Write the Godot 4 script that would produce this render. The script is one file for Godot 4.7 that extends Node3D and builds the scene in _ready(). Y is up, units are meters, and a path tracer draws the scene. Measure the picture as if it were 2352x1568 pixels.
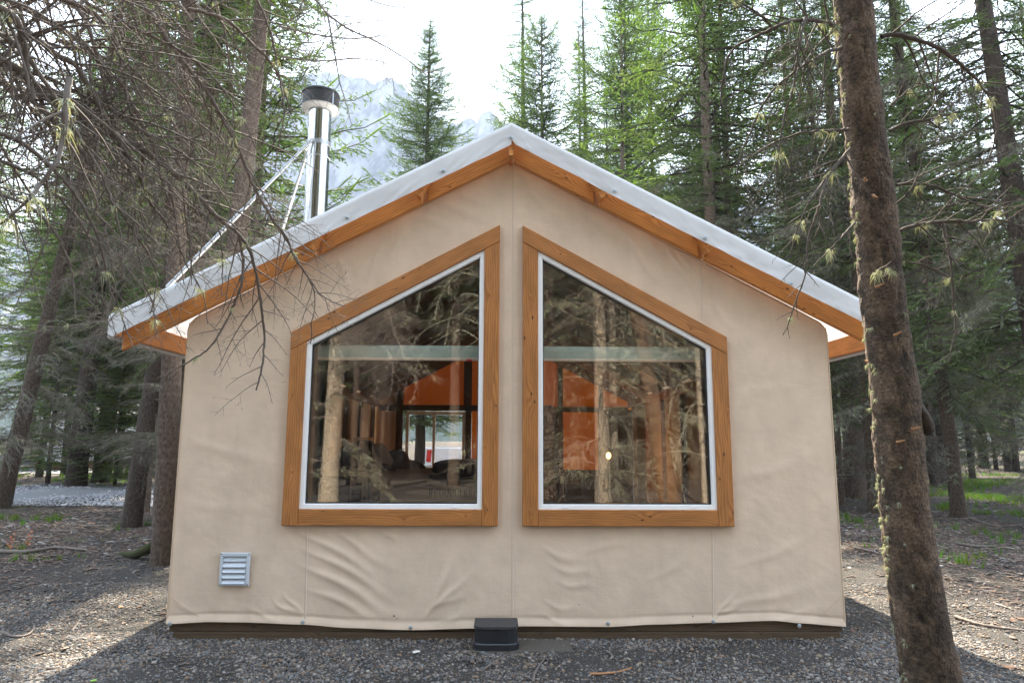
extends Node3D
# A canvas cabin in a spruce wood, seen from the front on a bright day with the sun behind it.

const CAM := Vector3(-0.0747, 1.4065, 5.1764)
const CAM_ROT := Vector3(0.1455, -0.0173, 0.0044)
const FOCAL := 1570.5     # of a picture 2352 wide
const GROUND := 0.0

var M := {}
var names := {}
var terrain_noise := FastNoiseLite.new()

# ------------------------------------------------------------------ mesh builder
class MB:
	var v := PackedVector3Array()
	var n := PackedVector3Array()
	var uv := PackedVector2Array()
	var c := PackedColorArray()
	var tint := Color(1, 1, 1)
	var smooth := true
	var use_col := false

	func tri(a: Vector3, b: Vector3, d: Vector3, na: Vector3, nb: Vector3, nd: Vector3, ua := Vector2.ZERO, ub := Vector2.ZERO, ud := Vector2.ZERO):
		if (b - a).cross(d - a).dot(na + nb + nd) > 0.0:
			v.append(a); v.append(d); v.append(b)
			n.append(na); n.append(nd); n.append(nb)
			uv.append(ua); uv.append(ud); uv.append(ub)
		else:
			v.append(a); v.append(b); v.append(d)
			n.append(na); n.append(nb); n.append(nd)
			uv.append(ua); uv.append(ub); uv.append(ud)
		if use_col:
			c.append(tint); c.append(tint); c.append(tint)

	func quad(a: Vector3, b: Vector3, d: Vector3, e: Vector3, out: Vector3, ua := Vector2.ZERO, ub := Vector2.ZERO, ud := Vector2.ZERO, ue := Vector2.ZERO):
		var nn := (b - a).cross(d - a)
		if nn.length_squared() < 1e-16:
			nn = (d - a).cross(e - a)
		nn = nn.normalized()
		if nn.dot(out) < 0.0:
			nn = -nn
		tri(a, b, d, nn, nn, nn, ua, ub, ud)
		tri(a, d, e, nn, nn, nn, ua, ud, ue)

	# a bar of rectangular section from a to b; w along side, h along up; edges chamfered when ch > 0
	func beam(a: Vector3, b: Vector3, w: float, h: float, up: Vector3, off := Vector2.ZERO, ch := 0.003):
		var dir := (b - a).normalized()
		var side := dir.cross(up).normalized()
		var u2 := side.cross(dir).normalized()
		var hw := w * 0.5
		var hh := h * 0.5
		ch = minf(ch, minf(hw, hh) * 0.5)
		var sec := [Vector2(-hw + ch, -hh), Vector2(hw - ch, -hh), Vector2(hw, -hh + ch), Vector2(hw, hh - ch), Vector2(hw - ch, hh), Vector2(-hw + ch, hh), Vector2(-hw, hh - ch), Vector2(-hw, -hh + ch)]
		var L := a.distance_to(b) / 1.6
		var run := 0.0
		for k in 8:
			var p: Vector2 = sec[k]
			var q: Vector2 = sec[(k + 1) % 8]
			var m := (p + q) * 0.5
			var out := side * m.x + u2 * m.y
			var pa := side * p.x + u2 * p.y
			var qa := side * q.x + u2 * q.y
			var dv := p.distance_to(q) / 0.26
			quad(a + pa, b + pa, b + qa, a + qa, out, off + Vector2(0, run), off + Vector2(L, run), off + Vector2(L, run + dv), off + Vector2(0, run + dv))
			run += dv
		for e in 2:
			var o := a if e == 0 else b
			var nn := -dir if e == 0 else dir
			for k in range(1, 7):
				var p0: Vector2 = sec[0]
				var p1: Vector2 = sec[k]
				var p2: Vector2 = sec[k + 1]
				tri(o + side * p0.x + u2 * p0.y, o + side * p1.x + u2 * p1.y, o + side * p2.x + u2 * p2.y, nn, nn, nn, off + p0 * 3.0, off + p1 * 3.0, off + p2 * 3.0)

	# a convex outline in the x-y plane pushed out from z0 to z1, its front edge chamfered
	func prism(poly: Array, z0: float, z1: float, grain := Vector2(1, 0), off := Vector2.ZERO, ch := 0.003):
		var k := poly.size()
		var area := 0.0
		for i in k:
			var p: Vector2 = poly[i]
			var q: Vector2 = poly[(i + 1) % k]
			area += p.x * q.y - p.y * q.x
		var pts := poly.duplicate()
		if area < 0.0:
			pts.reverse()
		var inner := []
		for i in k:
			var p0: Vector2 = pts[(i + k - 1) % k]
			var p1: Vector2 = pts[i]
			var p2: Vector2 = pts[(i + 1) % k]
			var d1 := (p1 - p0).normalized()
			var d2 := (p2 - p1).normalized()
			var n1 := Vector2(-d1.y, d1.x)
			var n2 := Vector2(-d2.y, d2.x)
			inner.append(p1 + (n1 + n2) / maxf(0.2, 1.0 + n1.dot(n2)) * ch)
		var perp := Vector2(-grain.y, grain.x)
		var f := func(p: Vector2, z: float) -> Vector2: return off + Vector2(p.dot(grain) / 1.6, (p.dot(perp) + z) / 0.26)
		for i in range(1, k - 1):
			var a: Vector2 = inner[0]
			var b: Vector2 = inner[i]
			var d: Vector2 = inner[i + 1]
			var s := 1.0 if z1 > z0 else -1.0
			tri(Vector3(a.x, a.y, z1), Vector3(b.x, b.y, z1), Vector3(d.x, d.y, z1), Vector3(0, 0, s), Vector3(0, 0, s), Vector3(0, 0, s), f.call(a, 0), f.call(b, 0), f.call(d, 0))
			var a2: Vector2 = pts[0]
			var b2: Vector2 = pts[i]
			var d2: Vector2 = pts[i + 1]
			tri(Vector3(a2.x, a2.y, z0), Vector3(b2.x, b2.y, z0), Vector3(d2.x, d2.y, z0), Vector3(0, 0, -s), Vector3(0, 0, -s), Vector3(0, 0, -s), f.call(a2, 0), f.call(b2, 0), f.call(d2, 0))
		var zc := z1 - ch * (1.0 if z1 > z0 else -1.0)
		for i in k:
			var p: Vector2 = pts[i]
			var q: Vector2 = pts[(i + 1) % k]
			var pi: Vector2 = inner[i]
			var qi: Vector2 = inner[(i + 1) % k]
			var e := q - p
			var out := Vector3(e.y, -e.x, 0)
			quad(Vector3(p.x, p.y, z0), Vector3(q.x, q.y, z0), Vector3(q.x, q.y, zc), Vector3(p.x, p.y, zc), out, f.call(p, z0), f.call(q, z0), f.call(q, zc), f.call(p, zc))
			quad(Vector3(p.x, p.y, zc), Vector3(q.x, q.y, zc), Vector3(qi.x, qi.y, z1), Vector3(pi.x, pi.y, z1), out + Vector3(0, 0, e.length() * signf(z1 - z0)), f.call(p, zc), f.call(q, zc), f.call(qi, z1), f.call(pi, z1))

	func box(lo: Vector3, hi: Vector3, ch := 0.004):
		var mid := (lo + hi) * 0.5
		var s := hi - lo
		beam(Vector3(lo.x, mid.y, mid.z), Vector3(hi.x, mid.y, mid.z), s.z, s.y, Vector3.UP, Vector2.ZERO, ch)

	# round bar along a line of points
	func tube(p: PackedVector3Array, r: PackedFloat32Array, sides: int, cap := false, vscale := 1.0):
		var k := p.size()
		if k < 2:
			return
		var t := (p[1] - p[0]).normalized()
		var ref := Vector3.UP if absf(t.y) < 0.9 else Vector3.RIGHT
		var x := t.cross(ref).normalized()
		var cs := PackedFloat32Array()
		var sn := PackedFloat32Array()
		for j in sides + 1:
			cs.append(cos(TAU * j / sides)); sn.append(sin(TAU * j / sides))
		var prev_p := PackedVector3Array()
		var prev_n := PackedVector3Array()
		var run := 0.0
		var prun := 0.0
		for i in k:
			if i > 0:
				t = (p[mini(i + 1, k - 1)] - p[i - 1]).normalized()
				run += p[i].distance_to(p[i - 1]) * vscale
			x = (x - t * x.dot(t)).normalized()
			var y := t.cross(x)
			var cp := PackedVector3Array()
			var cn := PackedVector3Array()
			for j in sides + 1:
				var d := x * cs[j] + y * sn[j]
				cn.append(d)
				cp.append(p[i] + d * r[i])
			if i > 0:
				for j in sides:
					var u0 := float(j) / sides
					var u1 := float(j + 1) / sides
					# clockwise seen from outside
					v.append(prev_p[j]); v.append(cp[j + 1]); v.append(prev_p[j + 1])
					v.append(prev_p[j]); v.append(cp[j]); v.append(cp[j + 1])
					n.append(prev_n[j]); n.append(cn[j + 1]); n.append(prev_n[j + 1])
					n.append(prev_n[j]); n.append(cn[j]); n.append(cn[j + 1])
					uv.append(Vector2(u0, prun)); uv.append(Vector2(u1, run)); uv.append(Vector2(u1, prun))
					uv.append(Vector2(u0, prun)); uv.append(Vector2(u0, run)); uv.append(Vector2(u1, run))
					if use_col:
						for q in 6:
							c.append(tint)
			prev_p = cp; prev_n = cn; prun = run
		if cap:
			for e in 2:
				var o := p[0] if e == 0 else p[k - 1]
				var nn := (p[0] - p[1]).normalized() if e == 0 else (p[k - 1] - p[k - 2]).normalized()
				var rr := r[0] if e == 0 else r[k - 1]
				var xx := nn.cross(Vector3.UP if absf(nn.y) < 0.9 else Vector3.RIGHT).normalized()
				var yy := nn.cross(xx)
				for j in sides:
					tri(o, o + (xx * cs[j] + yy * sn[j]) * rr, o + (xx * cs[j + 1] + yy * sn[j + 1]) * rr, nn, nn, nn)

	# turned shape round the y axis: profile of (radius, height)
	func lathe(prof: Array, sides: int, o := Vector3.ZERO, flat := true):
		for i in prof.size() - 1:
			var a: Vector2 = prof[i]
			var b: Vector2 = prof[i + 1]
			var e := b - a
			var nr := Vector2(e.y, -e.x).normalized()
			for j in sides:
				var t0 := TAU * j / sides
				var t1 := TAU * (j + 1) / sides
				var d0 := Vector3(cos(t0), 0, sin(t0))
				var d1 := Vector3(cos(t1), 0, sin(t1))
				var n0 := d0 * nr.x + Vector3.UP * nr.y
				var n1 := d1 * nr.x + Vector3.UP * nr.y
				var y0 := Vector3.UP * a.y
				var y1 := Vector3.UP * b.y
				if b.x > 1e-5:
					tri(o + d0 * a.x + y0, o + d0 * b.x + y1, o + d1 * b.x + y1, n0, n0, n1)
				if a.x > 1e-5:
					tri(o + d0 * a.x + y0, o + d1 * b.x + y1, o + d1 * a.x + y0, n0, n1, n1)

	# a pillow-like or stone-like ball: radii, squareness e, noise
	func blob(o: Vector3, rad: Vector3, basis := Basis(), seg := 16, e := 1.0, nz: FastNoiseLite = null, amp := 0.0):
		var rows := seg / 2
		var P := []
		for i in rows + 1:
			var row := PackedVector3Array()
			var th := PI * i / rows - PI / 2
			for j in seg + 1:
				var ph := TAU * (j % seg) / seg
				var cx := _sp(cos(th), e) * _sp(cos(ph), e)
				var cz := _sp(cos(th), e) * _sp(sin(ph), e)
				var cy := _sp(sin(th), e)
				var q := Vector3(cx, cy, cz)
				if nz:
					q *= 1.0 + amp * nz.get_noise_3dv(q * 60.0 + o * 37.0)
				row.append(o + basis * (q * rad))
			P.append(row)
		var N := []
		for i in rows + 1:
			var row := PackedVector3Array()
			for j in seg + 1:
				var jj := j % seg
				var a: Vector3 = P[mini(i + 1, rows)][jj] - P[maxi(i - 1, 0)][jj]
				var b: Vector3 = P[i][(jj + 1) % seg] - P[i][(jj + seg - 1) % seg]
				var nn := a.cross(b)
				if nn.length_squared() < 1e-14:
					nn = P[i][jj] - o
				nn = nn.normalized()
				if nn.dot(P[i][jj] - o) < 0.0:
					nn = -nn
				row.append(nn)
			N.append(row)
		for i in rows:
			for j in seg:
				var ua := Vector2(float(j) / seg, float(i) / rows)
				var ub := Vector2(float(j + 1) / seg, float(i + 1) / rows)
				tri(P[i][j], P[i][j + 1], P[i + 1][j + 1], N[i][j], N[i][j + 1], N[i + 1][j + 1], ua, Vector2(ub.x, ua.y), ub)
				tri(P[i][j], P[i + 1][j + 1], P[i + 1][j], N[i][j], N[i + 1][j + 1], N[i + 1][j], ua, ub, Vector2(ua.x, ub.y))

	func _sp(x: float, e: float) -> float:
		return signf(x) * pow(absf(x), e)

	func mesh(mat: Material = null) -> ArrayMesh:
		var arr := []
		arr.resize(Mesh.ARRAY_MAX)
		arr[Mesh.ARRAY_VERTEX] = v
		if n.size() == v.size():
			arr[Mesh.ARRAY_NORMAL] = n
		if uv.size() == v.size():
			arr[Mesh.ARRAY_TEX_UV] = uv
		if c.size() == v.size():
			arr[Mesh.ARRAY_COLOR] = c
		var m := ArrayMesh.new()
		m.add_surface_from_arrays(Mesh.PRIMITIVE_TRIANGLES, arr)
		if mat:
			m.surface_set_material(0, mat)
		return m

# ------------------------------------------------------------------ scene helpers
func numbered(called: String) -> String:
	var k: int = names.get(called, -1) + 1
	names[called] = k
	return called if k == 0 else "%s_%03d" % [called, k]

func meta(o: Node, label := "", category := "", group := "", kind := ""):
	if label: o.set_meta("label", label)
	if category: o.set_meta("category", category)
	if group: o.set_meta("group", group)
	if kind: o.set_meta("kind", kind)

func thing(called: String, label: String, category: String, where := Vector3.ZERO, group := "") -> Node3D:
	var o := Node3D.new()
	o.name = numbered(called)
	add_child(o)
	o.position = where
	meta(o, label, category, group)
	return o

func put(mesh: Mesh, called: String, mat: Material, parent: Node = null, label := "", kind := "") -> MeshInstance3D:
	var o := MeshInstance3D.new()
	o.mesh = mesh
	o.material_override = mat
	if parent == null:
		o.name = numbered(called)
		add_child(o)
	else:
		o.name = called
		parent.add_child(o, true)
		if o.name != called:
			var k := 1
			while parent.has_node("%s_%03d" % [called, k]) :
				k += 1
			o.name = "%s_%03d" % [called, k]
	meta(o, label, "", "", kind)
	return o

# build b as a part whose mesh is given in world axes; the parent may stand elsewhere (unturned)
func part(b: MB, called: String, mat: Material, parent: Node3D = null, label := "", kind := "") -> MeshInstance3D:
	var o := put(b.mesh(), called, mat, parent, label, kind)
	var p := parent
	var off := Vector3.ZERO
	while p != null and p != self:
		off += p.position
		p = p.get_parent() as Node3D
	o.position = -off
	return o

func holder(called: String, parent: Node3D) -> Node3D:
	var o := Node3D.new()
	o.name = called
	parent.add_child(o, true)
	if o.name != called:
		var k := 1
		while parent.has_node("%s_%03d" % [called, k]):
			k += 1
		o.name = "%s_%03d" % [called, k]
	return o

func ray(px: float, py: float) -> Vector3:
	return Basis.from_euler(CAM_ROT) * Vector3((px - 1176.0) / FOCAL, -(py - 784.0) / FOCAL, -1.0)

func at(px: float, py: float, depth: float) -> Vector3:      # a point so many metres out
	return CAM + ray(px, py) * depth

func at_z(px: float, py: float, z: float) -> Vector3:        # on an upright plane
	var d := ray(px, py)
	return CAM + d * ((z - CAM.z) / d.z)

func at_y(px: float, py: float, y := GROUND) -> Vector3:     # on level ground
	var d := ray(px, py)
	return CAM + d * ((y - CAM.y) / d.y)

func xy(p: Vector3) -> Vector2:
	return Vector2(p.x, p.y)

func lin(r: float, g: float, b: float) -> Color:
	return Color(r, g, b).linear_to_srgb()

func mat(called: String, col: Color, rough := 0.8, extra := {}) -> StandardMaterial3D:
	var m := StandardMaterial3D.new()
	m.resource_name = called
	m.albedo_color = col
	m.roughness = rough
	for k in extra:
		m.set(k, extra[k])
	M[called] = m
	return m

func noise_tex(freq: float, ramp: Array, size := 512, kind := FastNoiseLite.TYPE_SIMPLEX_SMOOTH, oct := 4, sd := 1, extra := {}) -> NoiseTexture2D:
	var f := FastNoiseLite.new()
	f.noise_type = kind
	f.frequency = freq
	f.fractal_octaves = oct
	f.seed = sd
	for k in extra:
		f.set(k, extra[k])
	var t := NoiseTexture2D.new()
	t.width = size; t.height = size
	t.seamless = true
	t.noise = f
	if ramp.size():
		var g := Gradient.new()
		g.offsets = PackedFloat32Array()
		var offs := PackedFloat32Array()
		var cols := PackedColorArray()
		for r in ramp:
			offs.append(r[0]); cols.append(r[1])
		g.offsets = offs
		g.colors = cols
		t.color_ramp = g
	return t

func grey(x: float) -> Color:
	return Color(x, x, x)

func height_at(x: float, z: float) -> float:
	var d := Vector2(x - 0.0, z + 3.5).length()
	var far := smoothstep(6.5, 16.0, d)
	return far * (0.16 * terrain_noise.get_noise_2d(x, z) + 0.10) + smoothstep(22.0, 70.0, d) * 1.2
func _ready():
	terrain_noise.seed = 5
	terrain_noise.frequency = 0.09
	# ---- camera
	var cam := Camera3D.new()
	cam.name = "camera"
	cam.position = CAM
	cam.rotation = CAM_ROT
	cam.fov = rad_to_deg(2.0 * atan(784.0 / FOCAL))
	cam.near = 0.05
	cam.far = 3000.0
	add_child(cam)
	cam.current = true
	# ---- sky, air, exposure
	var we := WorldEnvironment.new()
	we.name = "world_environment"
	var e := Environment.new()
	e.background_mode = Environment.BG_SKY
	var sm := ProceduralSkyMaterial.new()
	sm.sky_top_color = Color(0.66, 0.72, 0.80)
	sm.sky_horizon_color = Color(0.93, 0.94, 0.96)
	sm.sky_curve = 0.25
	sm.sky_energy_multiplier = 1.0
	sm.ground_bottom_color = Color(0.20, 0.19, 0.17)
	sm.ground_horizon_color = Color(0.55, 0.56, 0.56)
	var sky := Sky.new()
	sky.sky_material = sm
	e.sky = sky
	e.tonemap_mode = Environment.TONE_MAPPER_LINEAR
	e.tonemap_exposure = 6.5
	e.sdfgi_enabled = true
	e.ssao_enabled = true
	e.ssil_enabled = true
	e.fog_enabled = true
	e.fog_density = 0.0004
	e.fog_light_color = Color(0.84, 0.91, 1.0)
	we.environment = e
	add_child(we)
	# ---- sun, behind the cabin
	var sun := DirectionalLight3D.new()
	sun.name = "sun"
	sun.light_color = Color(1.0, 0.95, 0.86)
	sun.light_energy = 1.5
	sun.light_angular_distance = 0.5
	sun.shadow_enabled = true
	var el := deg_to_rad(52.0)
	sun.look_at_from_position(Vector3.ZERO, Vector3(0.07, -sin(el), cos(el)), Vector3.UP)
	add_child(sun)

	materials()
	build_ground()
	build_mountain()
	build_cabin()
	build_inside()
	build_trees()
	build_overhang()
	mirrored_boughs()
	build_near_tree()
	build_small_things()
# ------------------------------------------------------------------ materials
func wood_image(sd: int) -> ImageTexture:
	var w := 1024
	var h := 256
	var im := Image.create(w, h, false, Image.FORMAT_RGB8)
	var f := FastNoiseLite.new(); f.seed = sd; f.frequency = 0.012; f.fractal_octaves = 3
	var g := FastNoiseLite.new(); g.seed = sd + 7; g.frequency = 0.08; g.fractal_octaves = 3
	var rng := RandomNumberGenerator.new(); rng.seed = sd
	var knots := []
	for k in 9:
		knots.append([rng.randf() * w, rng.randf() * h, rng.randf_range(5, 12)])
	for y in h:
		for x in w:
			var warp := 0.0
			var dark := 0.0
			for k in knots:
				var dx: float = absf(x - k[0]); dx = minf(dx, w - dx)
				var dy: float = absf(y - k[1]); dy = minf(dy, h - dy)
				if dx < 110.0 and dy < 60.0:
					var r := sqrt(dx * dx * 0.22 + dy * dy)
					warp += 20.0 * exp(-r * r / (k[2] * k[2] * 9.0))
					dark = maxf(dark, smoothstep(k[2] * 0.75, k[2] * 0.3, sqrt(dx * dx * 0.5 + dy * dy)))
			# the grain closes on itself along the board
			var a := TAU * x / w
			var base := f.get_noise_3d(cos(a) * 60.0, sin(a) * 60.0, y * 1.0)
			var ring := 0.5 + 0.5 * sin((y + warp * 1.2 + base * 12.0) * 0.36)
			var fine := g.get_noise_3d(cos(a) * 22.0, sin(a) * 22.0, y * 6.0)
			var s := 0.88 - 0.13 * pow(ring, 2.5) + 0.10 * fine + 0.10 * base
			s *= 1.0 - 0.55 * dark
			im.set_pixel(x, y, Color(clampf(s * 1.0, 0, 1), clampf(s * (0.97 - 0.1 * dark - 0.05 * ring), 0, 1), clampf(s * (0.93 - 0.15 * dark - 0.1 * ring), 0, 1)))
	return ImageTexture.create_from_image(im)

func materials():
	var wood_a := wood_image(3)
	var wood_b := wood_image(11)
	var blotch := noise_tex(0.006, [[0.2, grey(0.955)], [0.8, grey(1.0)]], 512, FastNoiseLite.TYPE_SIMPLEX_SMOOTH, 5, 4)
	var fine := noise_tex(0.09, [[0.2, grey(0.3)], [0.8, grey(0.9)]], 512, FastNoiseLite.TYPE_SIMPLEX_SMOOTH, 5, 8)
	# canvas
	var weave := noise_tex(0.3, [[0.2, grey(0.3)], [0.8, grey(0.8)]], 512, FastNoiseLite.TYPE_VALUE, 2, 21)
	var cloth := Image.create(512, 512, false, Image.FORMAT_RGB8)
	var cn := FastNoiseLite.new(); cn.seed = 15; cn.frequency = 0.11; cn.fractal_octaves = 4
	var cm := FastNoiseLite.new(); cm.seed = 16; cm.frequency = 0.012; cm.fractal_octaves = 4
	for y in 512:
		for x in 512:
			var slub := cn.get_noise_2d(x * 0.12, y * 3.0) * 0.016 + cn.get_noise_2d(x * 3.0 + 900.0, y * 0.12) * 0.011
			var s := 0.955 + slub + cm.get_noise_2d(x, y) * 0.04
			cloth.set_pixel(x, y, Color(s, s - 0.004, s - 0.012 + slub * 0.2))
	var cloth_tex := ImageTexture.create_from_image(cloth)
	mat("canvas", lin(0.76, 0.60, 0.46), 0.92, {"vertex_color_use_as_albedo": true,
		"albedo_texture": cloth_tex, "uv1_triplanar": true, "uv1_scale": Vector3(0.55, 0.55, 0.55),
		"heightmap_enabled": true, "heightmap_texture": weave, "heightmap_scale": 0.06,
		"backlight_enabled": true, "backlight": Color(0.22, 0.18, 0.12)})
	mat("canvas_trim", lin(0.56, 0.42, 0.29), 0.9)
	mat("seam", lin(0.62, 0.49, 0.38), 0.95)
	mat("stain", lin(0.22, 0.17, 0.12), 0.95)
	mat("roof_fabric", lin(0.66, 0.665, 0.67), 0.6, {
		"albedo_texture": blotch, "uv1_triplanar": true, "uv1_scale": Vector3(0.5, 0.5, 0.5),
		"backlight_enabled": true, "backlight": Color(0.35, 0.35, 0.35)})
	mat("roof_sheet", lin(0.80, 0.81, 0.82), 0.55, {"backlight_enabled": true, "backlight": Color(0.6, 0.6, 0.6)})
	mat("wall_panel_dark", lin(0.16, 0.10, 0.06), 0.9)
	mat("rake_wood", lin(0.85, 0.385, 0.105), 0.55, {"albedo_texture": wood_a, "heightmap_enabled": true, "heightmap_texture": wood_a, "heightmap_scale": 0.05})
	mat("casing_wood", lin(0.55, 0.245, 0.072), 0.5, {"albedo_texture": wood_b, "heightmap_enabled": true, "heightmap_texture": wood_b, "heightmap_scale": 0.05})
	mat("skid_wood", lin(0.13, 0.095, 0.06), 0.9, {"albedo_texture": wood_a})
	mat("inside_wood", lin(0.27, 0.125, 0.05), 0.6, {"albedo_texture": wood_b})
	mat("dark_wood", lin(0.10, 0.055, 0.03), 0.6, {"albedo_texture": wood_a})
	mat("vinyl", lin(0.88, 0.88, 0.88), 0.3)
	mat("gasket", lin(0.02, 0.02, 0.02), 0.5)
	mat("glass", Color(0.02, 0.02, 0.02, 0.0), 0.0, {"transparency": BaseMaterial3D.TRANSPARENCY_ALPHA})
	mat("steel", lin(0.46, 0.475, 0.49), 0.13, {"metallic": 1.0})
	mat("galvanised", lin(0.36, 0.38, 0.40), 0.42, {"metallic": 0.9})
	mat("mesh_black", lin(0.015, 0.016, 0.018), 0.6)
	mat("flange", lin(0.32, 0.32, 0.32), 0.35)
	mat("vent_plastic", lin(0.55, 0.60, 0.66), 0.4)
	mat("screw", lin(0.20, 0.18, 0.13), 0.5, {"metallic": 0.6})
	mat("washer", lin(0.42, 0.46, 0.48), 0.35, {"metallic": 0.7})
	mat("black_plastic", lin(0.016, 0.018, 0.022), 0.42, {"heightmap_enabled": true, "heightmap_texture": fine, "heightmap_scale": 0.05, "uv1_triplanar": true, "uv1_scale": Vector3(8, 8, 8)})
	mat("black_lid", lin(0.035, 0.034, 0.034), 0.75, {"albedo_texture": blotch, "uv1_triplanar": true, "uv1_scale": Vector3(6, 6, 6)})
	mat("paver", lin(0.20, 0.17, 0.135), 0.95, {"albedo_texture": fine, "uv1_triplanar": true, "uv1_scale": Vector3(3, 3, 3)})
	# inside
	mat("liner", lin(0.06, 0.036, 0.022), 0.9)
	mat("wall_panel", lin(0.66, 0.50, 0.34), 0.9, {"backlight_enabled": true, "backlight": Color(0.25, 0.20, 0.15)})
	mat("orange_panel", lin(0.85, 0.39, 0.035), 0.9, {"backlight_enabled": true, "backlight": lin(0.17, 0.078, 0.008)})
	mat("floor_board", lin(0.16, 0.09, 0.05), 0.5, {"albedo_texture": wood_b})
	mat("shade_cloth", lin(0.42, 0.50, 0.42), 0.8)
	mat("linen", lin(0.72, 0.57, 0.43), 0.95)
	mat("pillow_dark", lin(0.09, 0.052, 0.036), 0.95)
	mat("pillow_brown", lin(0.22, 0.14, 0.10), 0.95)
	mat("throw", lin(0.06, 0.032, 0.024), 0.98)
	mat("pale_board", lin(0.75, 0.42, 0.15), 0.6)
	mat("iron", lin(0.012, 0.012, 0.013), 0.5)
	mat("red_tag", lin(0.5, 0.03, 0.03), 0.5)
	mat("bulb_glow", Color(1, 0.85, 0.5), 0.4, {"emission_enabled": true, "emission": Color(1.0, 0.75, 0.35), "emission_energy_multiplier": 3.0})
	# truck
	mat("truck_paint", lin(0.78, 0.79, 0.80), 0.25, {"clearcoat_enabled": true, "clearcoat": 0.6})
	mat("tail_red", lin(0.55, 0.02, 0.02), 0.2)
	mat("tyre", lin(0.02, 0.02, 0.02), 0.85)
	mat("dark_glass", lin(0.02, 0.025, 0.03), 0.1)
	# trees
	var bark := noise_tex(0.035, [[0.15, Color(0.52, 0.47, 0.43)], [0.45, Color(0.78, 0.73, 0.68)], [0.62, Color(0.9, 0.85, 0.80)], [0.85, Color(1.0, 0.97, 0.94)]], 512, FastNoiseLite.TYPE_CELLULAR, 4, 9, {"cellular_return_type": 3, "domain_warp_enabled": true, "domain_warp_amplitude": 18.0})
	var bark_h := noise_tex(0.035, [[0.0, grey(0.0)], [1.0, grey(1.0)]], 512, FastNoiseLite.TYPE_CELLULAR, 4, 9, {"cellular_return_type": 3, "domain_warp_enabled": true, "domain_warp_amplitude": 18.0})
	var bark2 := noise_tex(0.02, [[0.2, grey(0.55)], [0.5, grey(0.9)], [0.8, grey(1.0)]], 512, FastNoiseLite.TYPE_SIMPLEX_SMOOTH, 6, 19)
	for b in [["bark", lin(0.12, 0.098, 0.080)], ["bark_red", lin(0.15, 0.122, 0.105)], ["bark_pale", lin(0.22, 0.19, 0.165)], ["bark_birch", lin(0.56, 0.53, 0.46)], ["bark_dark", lin(0.085, 0.072, 0.062)]]:
		mat(b[0], b[1], 0.95, {"albedo_texture": bark, "heightmap_enabled": true, "heightmap_texture": bark_h, "heightmap_scale": 0.8, "uv1_triplanar": true, "uv1_scale": Vector3(2.6, 1.3, 2.6),
			"detail_enabled": true, "detail_blend_mode": BaseMaterial3D.BLEND_MODE_MUL, "detail_albedo": bark2, "detail_uv_layer": 0})
		M[b[0]].detail_enabled = false
	mat("near_bark", lin(0.225, 0.175, 0.137), 0.95, {"vertex_color_use_as_albedo": true, "albedo_texture": bark, "heightmap_enabled": true, "heightmap_texture": bark_h, "heightmap_scale": 0.8, "uv1_triplanar": true, "uv1_scale": Vector3(7, 5, 7)})
	mat("twig_mossy", lin(0.34, 0.33, 0.25), 0.95)
	mat("twig", lin(0.138, 0.113, 0.096), 0.9)
	mat("twig_near", lin(0.085, 0.066, 0.053), 0.9)
	mat("twig_grey", lin(0.17, 0.14, 0.12), 0.9)
	mat("raw_wood", lin(0.34, 0.17, 0.075), 0.8)
	mat("lichen", lin(0.34, 0.355, 0.265), 0.98, {"backlight_enabled": true, "backlight": Color(0.5, 0.5, 0.3)})
	mat("foliage", Color(1, 1, 1), 0.7, {"vertex_color_use_as_albedo": true, "backlight_enabled": true, "backlight": Color(0.85, 1.0, 0.60)})
	mat("dead", Color(1, 1, 1), 0.95, {"vertex_color_use_as_albedo": true})
	# ground
	var soil := noise_tex(0.06, [[0.1, grey(0.35)], [0.4, grey(0.72)], [0.65, grey(0.95)], [0.9, grey(1.0)]], 1024, FastNoiseLite.TYPE_SIMPLEX_SMOOTH, 6, 31)
	var soil_h := noise_tex(0.06, [[0.0, grey(0.0)], [1.0, grey(1.0)]], 1024, FastNoiseLite.TYPE_SIMPLEX_SMOOTH, 6, 31)
	mat("soil", Color(1, 1, 1), 0.95, {"vertex_color_use_as_albedo": true, "albedo_texture": soil, "heightmap_enabled": true, "heightmap_texture": soil_h, "heightmap_scale": 2.0, "uv1_triplanar": true, "uv1_world_triplanar": true, "uv1_scale": Vector3(0.9, 0.9, 0.9)})
	mat("road_gravel", lin(0.25, 0.25, 0.26), 0.95, {"albedo_texture": soil, "uv1_triplanar": true, "uv1_world_triplanar": true, "uv1_scale": Vector3(2.2, 2.2, 2.2)})
	mat("stone", Color(1, 1, 1), 0.85, {"vertex_color_use_as_albedo": true})
	mat("litter", Color(1, 1, 1), 0.95, {"vertex_color_use_as_albedo": true})
	mat("grass", lin(0.13, 0.20, 0.04), 0.8, {"vertex_color_use_as_albedo": true, "backlight_enabled": true, "backlight": Color(0.8, 1.0, 0.4)})
	mat("moss", lin(0.10, 0.105, 0.02), 0.98, {"albedo_texture": fine, "uv1_triplanar": true, "uv1_scale": Vector3(5, 5, 5)})
	mat("red_leaf", lin(0.45, 0.16, 0.05), 0.8, {"backlight_enabled": true, "backlight": Color(0.8, 0.4, 0.2)})
	mat("green_leaf", lin(0.25, 0.45, 0.05), 0.6)
	mat("rock_face", Color(1, 1, 1), 0.95, {"vertex_color_use_as_albedo": true})
	mat("paper", lin(0.6, 0.58, 0.55), 0.9)
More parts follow.
